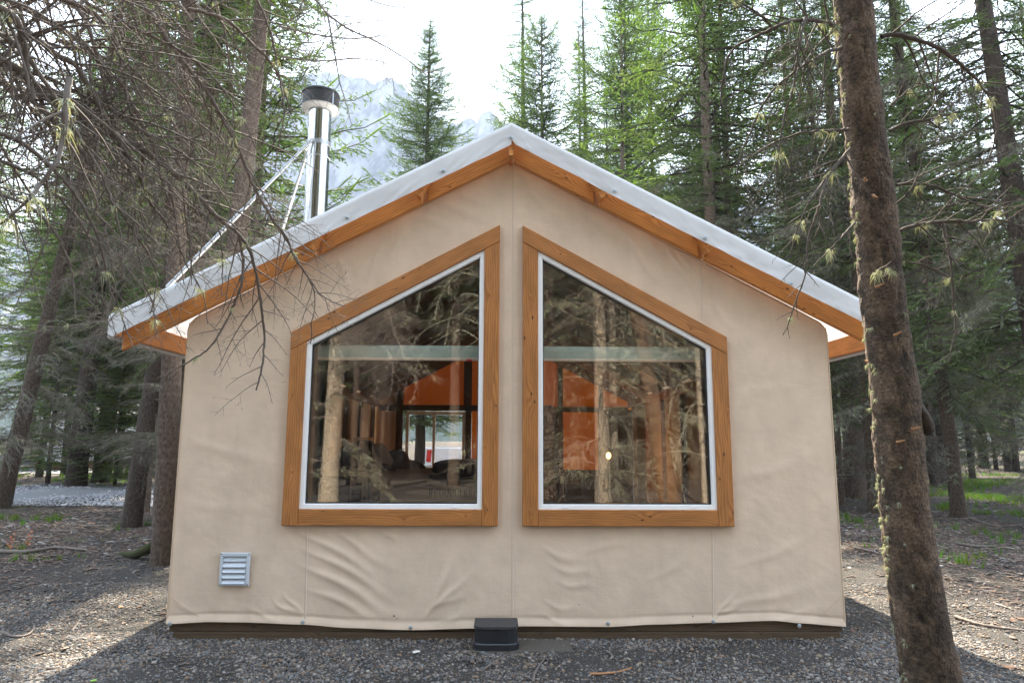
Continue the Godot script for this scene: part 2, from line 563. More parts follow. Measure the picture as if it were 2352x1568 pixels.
# ------------------------------------------------------------------ land
func axis_steps(lo: float, hi: float, near_lo: float, near_hi: float, fine: float) -> PackedFloat32Array:
	var a := PackedFloat32Array()
	var x := near_lo
	var back := PackedFloat32Array()
	var s := fine
	while x > lo:
		s *= 1.22
		x -= s
		back.append(maxf(x, lo))
	back.reverse()
	a.append_array(back)
	x = near_lo
	while x < near_hi:
		a.append(x)
		x += fine
	s = fine
	while x < hi:
		a.append(x)
		s *= 1.22
		x += s
	a.append(hi)
	return a

func build_ground():
	var xs := axis_steps(-700, 700, -16, 16, 0.25)
	var zs := axis_steps(-760, 300, -22, 7, 0.25)
	var nz := FastNoiseLite.new(); nz.seed = 77; nz.frequency = 0.35; nz.fractal_octaves = 4
	var n2 := FastNoiseLite.new(); n2.seed = 78; n2.frequency = 0.9; n2.fractal_octaves = 3
	var b := MB.new()
	b.use_col = true
	var W := xs.size()
	var V := PackedVector3Array()
	var C := PackedColorArray()
	for z in zs:
		for x in xs:
			var y := height_at(x, z) + 0.012 * n2.get_noise_2d(x * 3.0, z * 3.0)
			V.append(Vector3(x, y, z))
			# where the gravel apron lies, where moss grows
			var g := apron(x, z, nz)
			var t := nz.get_noise_2d(x, z)
			var soil := Color(0.082, 0.064, 0.052).lerp(Color(0.042, 0.034, 0.029), clampf(0.5 + t, 0, 1))
			var moss := smoothstep(0.15, 0.4, n2.get_noise_2d(x * 0.5 + 40.0, z * 0.5)) * (1.0 - g) * smoothstep(4.0, 9.0, absf(x))
			soil = soil.lerp(Color(0.11, 0.12, 0.03), moss * 0.7)
			soil = soil.lerp(Color(0.045, 0.036, 0.029), smoothstep(3.5, 7.0, z))  # darkened towards and behind the viewer: forest shade put into the ground colour
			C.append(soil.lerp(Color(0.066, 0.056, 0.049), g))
	var N := PackedVector3Array()
	N.resize(V.size())
	var idx := PackedInt32Array()
	for j in zs.size():
		for i in W:
			var k := j * W + i
			var dx := V[j * W + mini(i + 1, W - 1)] - V[j * W + maxi(i - 1, 0)]
			var dz := V[mini(j + 1, zs.size() - 1) * W + i] - V[maxi(j - 1, 0) * W + i]
			N[k] = dz.cross(dx).normalized()
			if i < W - 1 and j < zs.size() - 1:
				idx.append_array([k, k + 1, k + W + 1, k, k + W + 1, k + W])
	var arr := []
	arr.resize(Mesh.ARRAY_MAX)
	arr[Mesh.ARRAY_VERTEX] = V
	arr[Mesh.ARRAY_NORMAL] = N
	arr[Mesh.ARRAY_COLOR] = C
	arr[Mesh.ARRAY_INDEX] = idx
	var m := ArrayMesh.new()
	m.add_surface_from_arrays(Mesh.PRIMITIVE_TRIANGLES, arr)
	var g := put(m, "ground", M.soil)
	meta(g, "", "", "", "structure")
	# gravel lane through the wood on the left, and a second one beyond it
	lane("gravel_lane", [at_y(-260, 1168), at_y(0, 1152), at_y(180, 1141), at_y(340, 1131), at_y(520, 1124), at_y(800, 1116)], 1.75)
	lane("far_lane", [at_y(-300, 1094), at_y(60, 1091), at_y(310, 1087), at_y(560, 1083)], 1.9)

func apron(x: float, z: float, nz: FastNoiseLite) -> float:
	var dx := maxf(absf(x) - (3.5 if x < 0.0 else 3.3), 0.0)
	var dz := maxf(-9.0 - z, 0.0)
	var d := sqrt(dx * dx + dz * dz) + nz.get_noise_2d(x * 1.3 + 9.0, z * 1.3) * 1.1
	return smoothstep(1.7, 0.5, d)

func lane(called: String, pts: Array, half: float):
	var b := MB.new()
	var cur := Curve3D.new()
	for p in pts:
		cur.add_point(Vector3(p.x, 0, p.z))
	for i in range(1, cur.point_count - 1):
		var t := (cur.get_point_position(i + 1) - cur.get_point_position(i - 1)) / 6.0
		cur.set_point_in(i, -t); cur.set_point_out(i, t)
	var q := cur.get_baked_points()
	var prev := []
	var k := 0
	while k < q.size():
		var p := q[k]
		var d := (q[mini(k + 2, q.size() - 1)] - q[maxi(k - 2, 0)]).normalized()
		var s := Vector3(-d.z, 0, d.x)
		var row := []
		for j in 7:
			var t := (j / 3.0 - 1.0) * (half + 0.2 * terrain_noise.get_noise_2d(p.x * 9.0, p.z * 9.0 + j))
			var w := p + s * t
			w.y = height_at(w.x, w.z) + 0.02 + 0.05 * (1.0 - (t / half) * (t / half))
			row.append(w)
		if prev.size():
			for j in 6:
				b.quad(prev[j], prev[j + 1], row[j + 1], row[j], Vector3.UP)
		prev = row
		k += 3
	var o := part(b, called, M.road_gravel)
	meta(o, "", "", "", "structure")

func build_mountain():
	# the skyline of the limestone ridge, read off as bearings and set 520 m away
	var zr := -520.0
	var sky := [[-300, 620], [200, 470], [460, 330], [600, 200], [680, 158], [756, 152], [800, 160], [838, 168], [862, 180], [877, 168], [893, 160], [916, 176], [932, 190], [980, 235], [1010, 262], [1037, 270], [1057, 271], [1073, 257], [1088, 261], [1096, 270], [1104, 246], [1119, 238], [1135, 248], [1151, 268], [1180, 300], [1260, 330], [1400, 360], [1600, 420], [1900, 500], [2300, 560]]
	var P := []
	for s in sky:
		P.append(at_z(s[0], s[1], zr))
	var f := FastNoiseLite.new(); f.seed = 12; f.frequency = 0.008; f.fractal_type = FastNoiseLite.FRACTAL_RIDGED; f.fractal_octaves = 6
	var g := FastNoiseLite.new(); g.seed = 13; g.frequency = 0.02; g.fractal_octaves = 5
	var cols := 560
	var rows := 170
	var x0: float = P[0].x
	var x1: float = P[-1].x
	var V := []
	for j in rows + 1:
		var t := float(j) / rows            # 0 foot, 0.8 ridge, then the back
		var row := PackedVector3Array()
		for i in cols + 1:
			var x := lerpf(x0, x1, float(i) / cols)
			var k := 0
			while k < P.size() - 2 and P[k + 1].x < x:
				k += 1
			var top := lerpf(P[k].y, P[k + 1].y, clampf((x - P[k].x) / (P[k + 1].x - P[k].x), 0, 1))
			var u := t / 0.85
			var y: float
			var z: float
			if u <= 1.0:
				z = lerpf(-320.0, zr, u)
				var prof := 0.35 * u * u + 0.65 * pow(u, 1.25)
				y = top * prof
				var amp := sin(PI * minf(u, 0.999)) * 26.0 + 2.0
				z += f.get_noise_2d(x * 2.7, y * 0.6) * amp
				y += g.get_noise_2d(x * 3.6, z * 3.6 + y) * 8.0 * (1.0 - pow(u, 6.0)) + g.get_noise_2d(x * 7.0, 5.0) * 3.0 * u
			else:
				var w := (u - 1.0) / 0.177
				z = zr - 160.0 * w
				y = top * (1.0 - 0.5 * w)
			row.append(Vector3(x, y - 4.0, z))
		V.append(row)
	var NV := PackedVector3Array()
	var NN := PackedVector3Array()
	var NC := PackedColorArray()
	var NI := PackedInt32Array()
	for j in rows + 1:
		for i in cols + 1:
			var p: Vector3 = V[j][i]
			var s := 0.45 * g.get_noise_2d(p.x * 4.5, p.y * 1.8) + 0.5 * g.get_noise_2d(p.x * 1.6 - p.y * 1.2, p.y * 2.0) + 0.45 * g.get_noise_2d(p.x * 12.0 + p.y * 6.0, p.y * 10.0)
			var forest := smoothstep(0.34, 0.22, float(j) / rows + s * 0.15)
			var col := Color(0.062, 0.072, 0.092).lerp(Color(0.19, 0.195, 0.21), smoothstep(-0.4, 0.35, s)).lerp(Color(0.05, 0.07, 0.04), forest)
			if s > 0.66 and j > 100:
				col = Color(0.42, 0.42, 0.44)
			var dx: Vector3 = V[j][mini(i + 1, cols)] - V[j][maxi(i - 1, 0)]
			var dy: Vector3 = V[mini(j + 1, rows)][i] - V[maxi(j - 1, 0)][i]
			NV.append(p); NN.append(dx.cross(dy).normalized()); NC.append(col)
			if i < cols and j < rows:
				var k := j * (cols + 1) + i
				NI.append_array([k, k + cols + 2, k + 1, k, k + cols + 1, k + cols + 2])
	var arr := []
	arr.resize(Mesh.ARRAY_MAX)
	arr[Mesh.ARRAY_VERTEX] = NV
	arr[Mesh.ARRAY_NORMAL] = NN
	arr[Mesh.ARRAY_COLOR] = NC
	arr[Mesh.ARRAY_INDEX] = NI
	var m := ArrayMesh.new()
	m.add_surface_from_arrays(Mesh.PRIMITIVE_TRIANGLES, arr)
	var o := put(m, "mountain", M.rock_face)
	meta(o, "", "", "", "structure")
# ------------------------------------------------------------------ the cabin
const HW := 2.45
const EAVE := 2.93
const BACK := -7.6

func roof_y(x: float) -> float:
	return 3.835 - 0.52 * absf(x)

func wall_top(x: float) -> float:
	var y := 3.608 - 0.533 * absf(x)
	# the canvas is cut round at the two shoulders
	var e := (HW - absf(x)) / 0.07
	if e < 1.0:
		y -= 0.07 * (1.0 - sqrt(maxf(0.0, 1.0 - (1.0 - e) * (1.0 - e))))
	return y

var hem_pts := []
var folds := []
var fold_noise := FastNoiseLite.new()

func hem(x: float) -> float:
	for k in hem_pts.size() - 1:
		var a: Vector3 = hem_pts[k]
		var b: Vector3 = hem_pts[k + 1]
		if x <= b.x:
			var t := clampf((x - a.x) / (b.x - a.x), 0, 1)
			t = t * t * (3.0 - 2.0 * t) * 0.6 + t * 0.4
			return lerpf(a.y, b.y, t)
	return hem_pts[-1].y

func add_fold(ax: float, ay: float, bx: float, by: float, amp: float, wid: float):
	folds.append([xy(at_z(ax, ay, 0)), xy(at_z(bx, by, 0)), amp, wid])

func canvas_z(p: Vector2) -> float:
	var z := 0.006 * fold_noise.get_noise_2d(p.x * 1.0, p.y * 0.7) + 0.0028 * fold_noise.get_noise_2d(p.x * 3.3 + 30.0, p.y * 3.0) + 0.0007 * fold_noise.get_noise_2d(p.x * 11.0 + p.y * 4.0, p.y * 13.0)
	for f in folds:
		var a: Vector2 = f[0]
		var d: Vector2 = f[1] - a
		var L := d.length()
		var u := (p - a).dot(d) / (L * L)
		if u < -0.1 or u > 1.1:
			continue
		var w: float = f[3] * (0.6 + 0.8 * u)
		var off := (p - a).cross(d) / L + 0.02 * sin(u * 5.0 + a.x * 9.0)
		if absf(off) > w * 3.0:
			continue
		var tap := clampf((u + 0.1) * 2.2, 0, 1) * clampf((1.1 - u) * 1.6, 0, 1)
		z += f[2] * tap * exp(-off * off / (w * w))
	return z

func inside_poly(p: Vector2, poly: Array) -> bool:
	return Geometry2D.is_point_in_polygon(p, PackedVector2Array(poly))

func shrink(poly: Array, d: float) -> Array:
	var r = Geometry2D.offset_polygon(PackedVector2Array(poly), -d, Geometry2D.JOIN_MITER)
	var out := []
	# keep the order of the corners
	for p in poly:
		var best: Vector2 = r[0][0]
		for q in r[0]:
			if q.distance_to(p) < best.distance_to(p):
				best = q
		out.append(best)
	return out

func ring(b: MB, o: Array, i: Array, z0: float, z1: float):
	var k := o.size()
	for j in k:
		var a: Vector2 = o[j]
		var c: Vector2 = o[(j + 1) % k]
		var d: Vector2 = i[(j + 1) % k]
		var e: Vector2 = i[j]
		b.quad(Vector3(a.x, a.y, z1), Vector3(c.x, c.y, z1), Vector3(d.x, d.y, z1), Vector3(e.x, e.y, z1), Vector3(0, 0, 1))
		b.quad(Vector3(a.x, a.y, z0), Vector3(c.x, c.y, z0), Vector3(d.x, d.y, z0), Vector3(e.x, e.y, z0), Vector3(0, 0, -1))
		var mid := (a + c - d - e)
		b.quad(Vector3(a.x, a.y, z0), Vector3(c.x, c.y, z0), Vector3(c.x, c.y, z1), Vector3(a.x, a.y, z1), Vector3(mid.x, mid.y, 0))
		b.quad(Vector3(e.x, e.y, z0), Vector3(d.x, d.y, z0), Vector3(d.x, d.y, z1), Vector3(e.x, e.y, z1), Vector3(-mid.x, -mid.y, 0))

# a cambered washer with its screw, lying on an upright face
func washer(c: Vector3, r: float, parent: Node3D):
	var b := MB.new()
	b.lathe([Vector2(r, 0), Vector2(r, 0.003), Vector2(r * 0.8, 0.005), Vector2(r * 0.45, 0.004), Vector2(r * 0.4, 0.007), Vector2(r * 0.2, 0.009), Vector2(0, 0.009)], 14)
	var o := put(b.mesh(), "washer", M.washer, parent)
	o.position = c - parent.position
	o.rotation.x = PI / 2

func build_cabin():
	var cabin := thing("canvas_cabin", "cream canvas cabin with two slanted timber-framed windows and a pale fabric roof", "cabin")
	fold_noise.seed = 3; fold_noise.frequency = 0.8; fold_noise.fractal_octaves = 3
	for h in [[383, 1432], [480, 1427], [560, 1428], [696, 1433], [800, 1441], [943, 1446], [1088, 1442], [1200, 1437], [1400, 1438], [1500, 1433], [1638, 1429], [1780, 1424], [1835, 1430], [1943, 1438]]:
		hem_pts.append(at_z(h[0], h[1], 0))
	# creases where the canvas is pulled, read off the photograph one by one
	for f in [[700, 1225, 880, 1335, 10, 20], [705, 1262, 905, 1375, 11, 20], [702, 1300, 900, 1412, 12, 22], [712, 1355, 880, 1432, 9, 20], [760, 1222, 900, 1300, 6, 18],
			[985, 1430, 1052, 1226, 8, 22], [975, 1425, 1100, 1290, 8, 20], [1000, 1398, 1085, 1345, 6, 18], [1010, 1436, 1070, 1398, 6, 16], [880, 1215, 910, 1250, 6, 14],
			[630, 1376, 692, 1422, 7, 12], [655, 1360, 696, 1425, 6, 10], [560, 1400, 690, 1432, 4, 12], [400, 1370, 460, 1425, 4, 12],
			[1250, 1264, 1335, 1288, 6, 18], [1265, 1298, 1355, 1318, 6, 18], [1285, 1334, 1365, 1352, 5, 16], [1250, 1385, 1330, 1400, 5, 14], [1240, 1415, 1340, 1436, 6, 12], [1330, 1260, 1480, 1250, 4, 20], [1480, 1340, 1620, 1250, 4, 22],
			[1640, 1424, 1700, 1380, 6, 12], [1645, 1426, 1690, 1340, 6, 12], [1660, 1400, 1900, 1330, 5, 24], [1700, 1300, 1900, 1215, 4, 26], [1720, 1430, 1900, 1400, 4, 16],
			[1400, 510, 1540, 648, 9, 22], [1438, 542, 1525, 662, 9, 18], [1468, 507, 1580, 686, 10, 18], [1522, 536, 1626, 738, 11, 16], [1552, 566, 1632, 700, 9, 14], [1590, 598, 1640, 745, 7, 12], [1330, 470, 1450, 590, 5, 24], [1620, 690, 1700, 760, 4, 20],
			[860, 588, 800, 655, 7, 18], [880, 566, 832, 672, 7, 18], [765, 578, 820, 705, 6, 20], [700, 640, 760, 735, 4, 22], [930, 530, 850, 640, 5, 20], [1000, 470, 1130, 500, 5, 26], [940, 490, 1060, 540, 4, 24], [1020, 430, 1140, 470, 4, 20],
			[1185, 400, 1230, 440, 4, 12], [1190, 430, 1260, 470, 4, 14], [1170, 420, 1120, 460, 3, 14],
			[450, 760, 600, 720, 4, 26], [430, 1000, 640, 1080, 4, 34], [420, 1150, 640, 1180, 3, 34], [1700, 900, 1890, 860, 3, 34], [1690, 1100, 1900, 1040, 4, 34]]:
		add_fold(f[0], f[1], f[2], f[3], f[4] * 0.00108, f[5] * 0.0014)

	# windows: outlines in the wall's plane
	var wl := [Vector2(-1.657, 0.796), Vector2(-0.083, 0.796), Vector2(-0.083, 3.077), Vector2(-1.657, 2.219)]
	var wr := [Vector2(0.095, 0.796), Vector2(1.657, 0.796), Vector2(1.657, 2.205), Vector2(0.095, 3.073)]
	
	# front canvas
	var nx := 340
	var ny := 250
	var P := []
	for i in nx + 1:
		var col := PackedVector3Array()
		var x := lerpf(-HW, HW, float(i) / nx)
		var y0 := hem(x)
		var y1 := wall_top(x)
		for j in ny + 1:
			var y := lerpf(y0, y1, float(j) / ny)
			var z := canvas_z(Vector2(x, y)) * smoothstep(0.0, 0.08, HW - absf(x))
			z += 0.012 * smoothstep(0.05, 0.0, y - y0)                        # the turned hem stands off a little
			z -= 0.004 * exp(-pow((y - y0 - 0.055) / 0.008, 2.0))
			col.append(Vector3(x, y, z))
		P.append(col)
	var fb := MB.new()
	fb.use_col = true
	var dn := FastNoiseLite.new(); dn.seed = 41; dn.frequency = 1.0; dn.fractal_octaves = 4
	var hole_l := shrink(wl, 0.06)
	var hole_r := shrink(wr, 0.06)
	var N := []
	for i in nx + 1:
		var col := PackedVector3Array()
		for j in ny + 1:
			var dx: Vector3 = P[mini(i + 1, nx)][j] - P[maxi(i - 1, 0)][j]
			var dy: Vector3 = P[i][mini(j + 1, ny)] - P[i][maxi(j - 1, 0)]
			col.append(dx.cross(dy).normalized())
		N.append(col)
	for i in nx:
		for j in ny:
			var m: Vector3 = (P[i][j] + P[i + 1][j + 1]) * 0.5
			if inside_poly(Vector2(m.x, m.y), hole_l) or inside_poly(Vector2(m.x, m.y), hole_r):
				continue
			# rain splash and handling marks: only on the lowest hand's breadth and in faint runs
			var low := m.y - 0.10
			var soil := smoothstep(0.34, 0.0, low) * clampf(0.45 + dn.get_noise_2d(m.x * 3.0, m.y * 5.0) * 1.1, 0, 1) * 0.20
			soil += maxf(0.0, dn.get_noise_2d(m.x * 6.0, m.y * 0.5 + 20.0) - 0.18) * 0.16
			fb.tint = Color(1, 1, 1).lerp(Color(0.55, 0.50, 0.44), soil)
			fb.tri(P[i][j], P[i + 1][j], P[i + 1][j + 1], N[i][j], N[i + 1][j], N[i + 1][j + 1])
			fb.tri(P[i][j], P[i + 1][j + 1], P[i][j + 1], N[i][j], N[i + 1][j + 1], N[i][j + 1])
	var front := part(fb, "front_canvas", M.canvas, cabin)
	# piping up both sides and along the two slopes
	for s: float in [-1.0, 1.0]:
		var b := MB.new()
		var pts := PackedVector3Array()
		var rad := PackedFloat32Array()
		for k in 12:
			pts.append(Vector3(s * HW, lerpf(hem(s * HW), 2.24, k / 11.0), 0.0)); rad.append(0.006)
		for k in 9:
			var x := s * (HW - 0.01 * k)
			pts.append(Vector3(x, wall_top(x), 0.0)); rad.append(0.006)
		for k in range(1, 15):
			var x := s * lerpf(HW - 0.08, 0.0, k / 14.0)
			pts.append(Vector3(x, wall_top(x), 0.002)); rad.append(0.008)
		b.tube(pts, rad, 6)
		part(b, "piping", M.canvas_trim, front)
	# welted seams
	for s in [[1178, 376, 1177, 1428], [705, 1215, 700, 1428], [1637, 1212, 1638, 1424], [1609, 592, 1614, 735]]:
		var a := at_z(s[0], s[1], 0)
		var c := at_z(s[2], s[3], 0)
		var b := MB.new()
		var k := 0
		var prev := []
		while k <= 60:
			var q := xy(a).lerp(xy(c), k / 60.0)
			var z := canvas_z(q) + 0.0022
			var row := [Vector3(q.x - 0.006, q.y, z - 0.002), Vector3(q.x - 0.004, q.y, z), Vector3(q.x + 0.004, q.y, z), Vector3(q.x + 0.006, q.y, z - 0.002)]
			if prev.size():
				for j in 3:
					b.quad(prev[j], prev[j + 1], row[j + 1], row[j], Vector3(0, 0, 1))
			prev = row
			k += 1
		part(b, "seam", M.seam, front)
	# the reinforcing corners, sewn on aslant
	for s in [[392, 1372, 470, 1424], [1884, 1416, 1934, 1368]]:
		var b := MB.new()
		var pts := PackedVector3Array(); var rad := PackedFloat32Array()
		for k in 12:
			var q := xy(at_z(s[0], s[1], 0)).lerp(xy(at_z(s[2], s[3], 0)), k / 11.0)
			pts.append(Vector3(q.x, q.y, canvas_z(q) + 0.0)); rad.append(0.002)
		b.tube(pts, rad, 5)
		part(b, "stitching", M.canvas_trim, front)
	for w in [[392, 1431], [696, 1427], [943, 1440], [1396, 1430], [1638, 1426], [1835, 1436]]:
		var c := at_z(w[0], w[1], 0.0)
		washer(Vector3(c.x, c.y, canvas_z(xy(c)) + 0.011), 0.0145, cabin)
	for w in [[905, 1414, 0.009], [1592, 1415, 0.006], [912, 1420, 0.005], [1330, 1388, 0.005]]:
		var c := at_z(w[0], w[1], 0.0)
		var b := MB.new()
		b.blob(Vector3(c.x, c.y, canvas_z(xy(c)) + 0.001), Vector3(w[2], w[2] * 0.8, 0.002), Basis(), 8)
		part(b, "speck", M.stain, front)
	# side and back canvas
	for s: float in [-1.0, 1.0]:
		var b := MB.new()
		b.use_col = true
		var rowp := []
		for i in 60:
			var z := lerpf(0.0, BACK, i / 59.0)
			var row := []
			for j in 12:
				var y := lerpf(0.1, 2.29, j / 11.0)
				row.append(Vector3(s * (HW + 0.008 * fold_noise.get_noise_2d(z * 1.5, y) * sin(PI * i / 59.0)), y, z))
			if rowp.size():
				for j in 11:
					b.quad(rowp[j], rowp[j + 1], row[j + 1], row[j], Vector3(s, 0, 0))
			rowp = row
		part(b, "side_canvas", M.canvas, cabin)
	# roof: one sheet over both slopes, turned down in front and round the eaves
	var rb := MB.new()
	var rn := FastNoiseLite.new(); rn.seed = 8; rn.frequency = 0.9; rn.fractal_octaves = 3
	for s: float in [-1.0, 1.0]:
		var prev := []
		for i in 41:
			var x := s * EAVE * i / 40.0
			var row := []
			for j in 41:
				var z := lerpf(0.212, BACK - 0.25, j / 40.0)
				var sag := 0.012 * rn.get_noise_2d(x * 1.5, z * 1.5) - 0.006 * absf(sin(x * PI / 0.70)) if j > 0 else 0.0
				row.append(Vector3(x, roof_y(x) + sag, z))
			if prev.size():
				for j in 40:
					rb.quad(prev[j], prev[j + 1], row[j + 1], row[j], Vector3(0, 1, 0))
			prev = row
	part(rb, "roof_sheet", M.roof_sheet, cabin)
	var flap_low := [[250, 772], [262, 776], [330, 741], [420, 706], [519, 662], [600, 626], [660, 598], [735, 552], [797, 519], [900, 470], [1018, 414], [1100, 376], [1173, 341], [1178, 329]]
	var flap_low_r := [[1178, 329], [1240, 360], [1330, 405], [1412, 452], [1500, 497], [1620, 560], [1720, 613], [1817, 668], [1900, 716], [2030, 790]]
	for s: float in [-1.0, 1.0]:
		var low: Array = flap_low if s < 0 else flap_low_r
		var L := []
		for q in low:
			L.append(at_z(q[0], q[1], 0.225))
		var b := MB.new()
		var G := []
		for i in 91:
			var x := s * EAVE * i / 90.0
			var yt := roof_y(x)
			var yb := yt - 0.14
			for k in L.size() - 1:
				if x >= L[k].x and x <= L[k + 1].x:
					yb = lerpf(L[k].y, L[k + 1].y, (x - L[k].x) / (L[k + 1].x - L[k].x))
			yb = clampf(yb, yt - 0.18, yt - 0.105)
			var row := PackedVector3Array()
			for j in 10:
				var t := j / 9.0
				var round_ := 0.012 * sqrt(maxf(0.0, 1.0 - pow(1.0 - minf(t * 6.0, 1.0), 2.0)))
				var wave := (0.016 * rn.get_noise_2d(x * 3.0, 3.0 + s) + 0.007 * rn.get_noise_2d(x * 8.0 + t * 3.0, t * 2.0)) * t
				row.append(Vector3(x, lerpf(yt, yb, t), 0.212 + round_ + wave))
			G.append(row)
		var GN := []
		for i in 91:
			var row := PackedVector3Array()
			for j in 10:
				var dx: Vector3 = G[mini(i + 1, 90)][j] - G[maxi(i - 1, 0)][j]
				var dy: Vector3 = G[i][maxi(j - 1, 0)] - G[i][mini(j + 1, 9)]
				var nn := dx.cross(dy).normalized()
				row.append(nn if nn.z > 0 or absf(nn.y) > 0.9 else -nn)
			GN.append(row)
		for i in 90:
			for j in 9:
				b.tri(G[i][j], G[i + 1][j], G[i + 1][j + 1], GN[i][j], GN[i + 1][j], GN[i + 1][j + 1])
				b.tri(G[i][j], G[i + 1][j + 1], G[i][j + 1], GN[i][j], GN[i + 1][j + 1], GN[i][j + 1])
		part(b, "roof_flap", M.roof_fabric, cabin)
		# eave: down the outside of the fascia and a little way under it
		var eb := MB.new()
		var prof := [Vector2(EAVE, roof_y(EAVE)), Vector2(EAVE + 0.008, roof_y(EAVE) - 0.03), Vector2(EAVE + 0.004, roof_y(EAVE) - 0.165), Vector2(EAVE - 0.01, roof_y(EAVE) - 0.178), Vector2(EAVE - 0.05, roof_y(EAVE) - 0.172)]
		for i in 40:
			var z0 := lerpf(0.212, BACK - 0.25, i / 40.0)
			var z1 := lerpf(0.212, BACK - 0.25, (i + 1) / 40.0)
			for k in 4:
				var p: Vector2 = prof[k]
				var q: Vector2 = prof[k + 1]
				var e := q - p
				eb.quad(Vector3(s * p.x, p.y, z0), Vector3(s * p.x, p.y, z1), Vector3(s * q.x, q.y, z1), Vector3(s * q.x, q.y, z0), Vector3(-s * e.y, s * e.x * s, 0) if k < 3 else Vector3.DOWN)
		part(eb, "eave_flap", M.roof_fabric, cabin)
	for w in [[519, 636], [797, 499], [1018, 392], [1173, 315], [1412, 438], [1620, 546], [1817, 651]]:
		washer(at_z(w[0], w[1], 0.229), 0.0165, cabin)
	# timber under the front edge
	var rng := RandomNumberGenerator.new(); rng.seed = 17
	var px := []
	for q in [735, 975]:
		px.append(at_z(q, 500, 0.1).x)
	var stops := [[-EAVE + 0.045, px[0] - 0.0195], [px[0] + 0.0195, px[1] - 0.0195], [px[1] + 0.0195, -0.0195]]
	for s: float in [-1.0, 1.0]:
		for st in stops:
			var xa: float = st[0] * -s
			var xb: float = st[1] * -s
			var ya := 3.58 - 0.525 * absf(xa)
			var yb := 3.58 - 0.525 * absf(xb)
			var b := MB.new()
			b.prism([Vector2(xa, ya), Vector2(xb, yb), Vector2(xb, yb + 0.20), Vector2(xa, ya + 0.20)], 0.06, 0.10, (Vector2(xb, yb) - Vector2(xa, ya)).normalized(), Vector2(rng.randf(), rng.randf()), 0.004)
			part(b, "rake_board", M.rake_wood, cabin)
		for x: float in px:
			var b := MB.new()
			var c := Vector3(-s * x, 3.58 - 0.525 * absf(x) + 0.10, 0)
			b.beam(c + Vector3(0, 0, 0.20), c + Vector3(0, 0, BACK - 0.2), 0.036, 0.178, Vector3(-s * 0.465 * signf(x) * -1.0, 0.885, 0), Vector2(rng.randf(), rng.randf()))
			part(b, "purlin", M.rake_wood, cabin)
		var fbm := MB.new()
		fbm.beam(Vector3(s * (EAVE - 0.028), 2.235, 0.195), Vector3(s * (EAVE - 0.028), 2.235, BACK - 0.2), 0.036, 0.15, Vector3.UP, Vector2(rng.randf(), rng.randf()))
		part(fbm, "fascia_board", M.rake_wood, cabin)
	var rbm := MB.new()
	rbm.beam(Vector3(0, 3.685, 0.20), Vector3(0, 3.685, BACK - 0.2), 0.036, 0.215, Vector3.UP)
	part(rbm, "ridge_beam", M.rake_wood, cabin)
	# skids under the floor
	var sk := MB.new()
	sk.beam(Vector3(-2.435, 0.10, -0.045), Vector3(2.435, 0.10, -0.045), 0.06, 0.10, Vector3.UP)
	part(sk, "skid_beam", M.skid_wood, cabin)
	sk = MB.new()
	sk.beam(Vector3(-2.40, 0.0, -0.05), Vector3(2.41, 0.0, -0.05), 0.09, 0.095, Vector3.UP, Vector2(0.3, 0.4))
	part(sk, "skid_beam", M.skid_wood, cabin)
	for s: float in [-1.0, 1.0]:
		sk = MB.new()
		sk.beam(Vector3(s * 2.40, 0.06, -0.10), Vector3(s * 2.40, 0.06, BACK), 0.06, 0.16, Vector3.UP)
		part(sk, "skid_beam", M.skid_wood, cabin)

	# windows
	for q in [[wl, -1.0], [wr, 1.0]]:
		window(cabin, q[0], q[1])
	# vent
	var vent := holder("vent", cabin)
	var va := at_z(505, 1344, 0)
	var vb := at_z(577, 1268, 0)
	var x0 := va.x; var x1 := vb.x; var y0 := va.y; var y1 := vb.y
	var t := 0.026
	var vf := MB.new()
	vf.prism([Vector2(x0, y1 - t), Vector2(x1, y1 - t), Vector2(x1, y1), Vector2(x0, y1)], 0.012, 0.030)
	vf.prism([Vector2(x0, y0), Vector2(x1, y0), Vector2(x1, y0 + t * 0.5), Vector2(x0, y0 + t * 0.5)], 0.012, 0.026)
	vf.prism([Vector2(x0, y0 + t * 0.5), Vector2(x0 + t * 0.7, y0 + t * 0.5), Vector2(x0 + t * 0.7, y1 - t), Vector2(x0, y1 - t)], 0.012, 0.030)
	vf.prism([Vector2(x1 - t, y0 + t * 0.5), Vector2(x1, y0 + t * 0.5), Vector2(x1, y1 - t), Vector2(x1 - t, y1 - t)], 0.012, 0.030)
	vf.box(Vector3(x0 + 0.01, y0 + 0.01, 0.004), Vector3(x1 - 0.01, y1 - 0.01, 0.010))
	part(vf, "vent_frame", M.vent_plastic, vent)
	for k in 5:
		var yt := lerpf(y1 - t, y0 + t * 0.5, k / 5.0) - 0.002
		var yb := lerpf(y1 - t, y0 + t * 0.5, (k + 1) / 5.0)
		var b := MB.new()
		var xa := x0 + t * 0.7 + 0.002
		var xb := x1 - t - 0.002
		var tilt := [0.012, 0.019, 0.020, 0.020, 0.021][k] as float
		b.quad(Vector3(xa, yt, 0.014), Vector3(xb, yt, 0.014), Vector3(xb, yb + 0.004, 0.014 + tilt), Vector3(xa, yb + 0.004, 0.014 + tilt), Vector3(0, 1, 1))
		b.quad(Vector3(xa, yb + 0.004, 0.014 + tilt), Vector3(xb, yb + 0.004, 0.014 + tilt), Vector3(xb, yb + 0.001, 0.012 + tilt), Vector3(xa, yb + 0.001, 0.012 + tilt), Vector3(0, -1, 1))
		b.quad(Vector3(xa, yt, 0.0125), Vector3(xb, yt, 0.0125), Vector3(xb, yb + 0.001, 0.012 + tilt), Vector3(xa, yb + 0.001, 0.012 + tilt), Vector3(0, -1, -1))
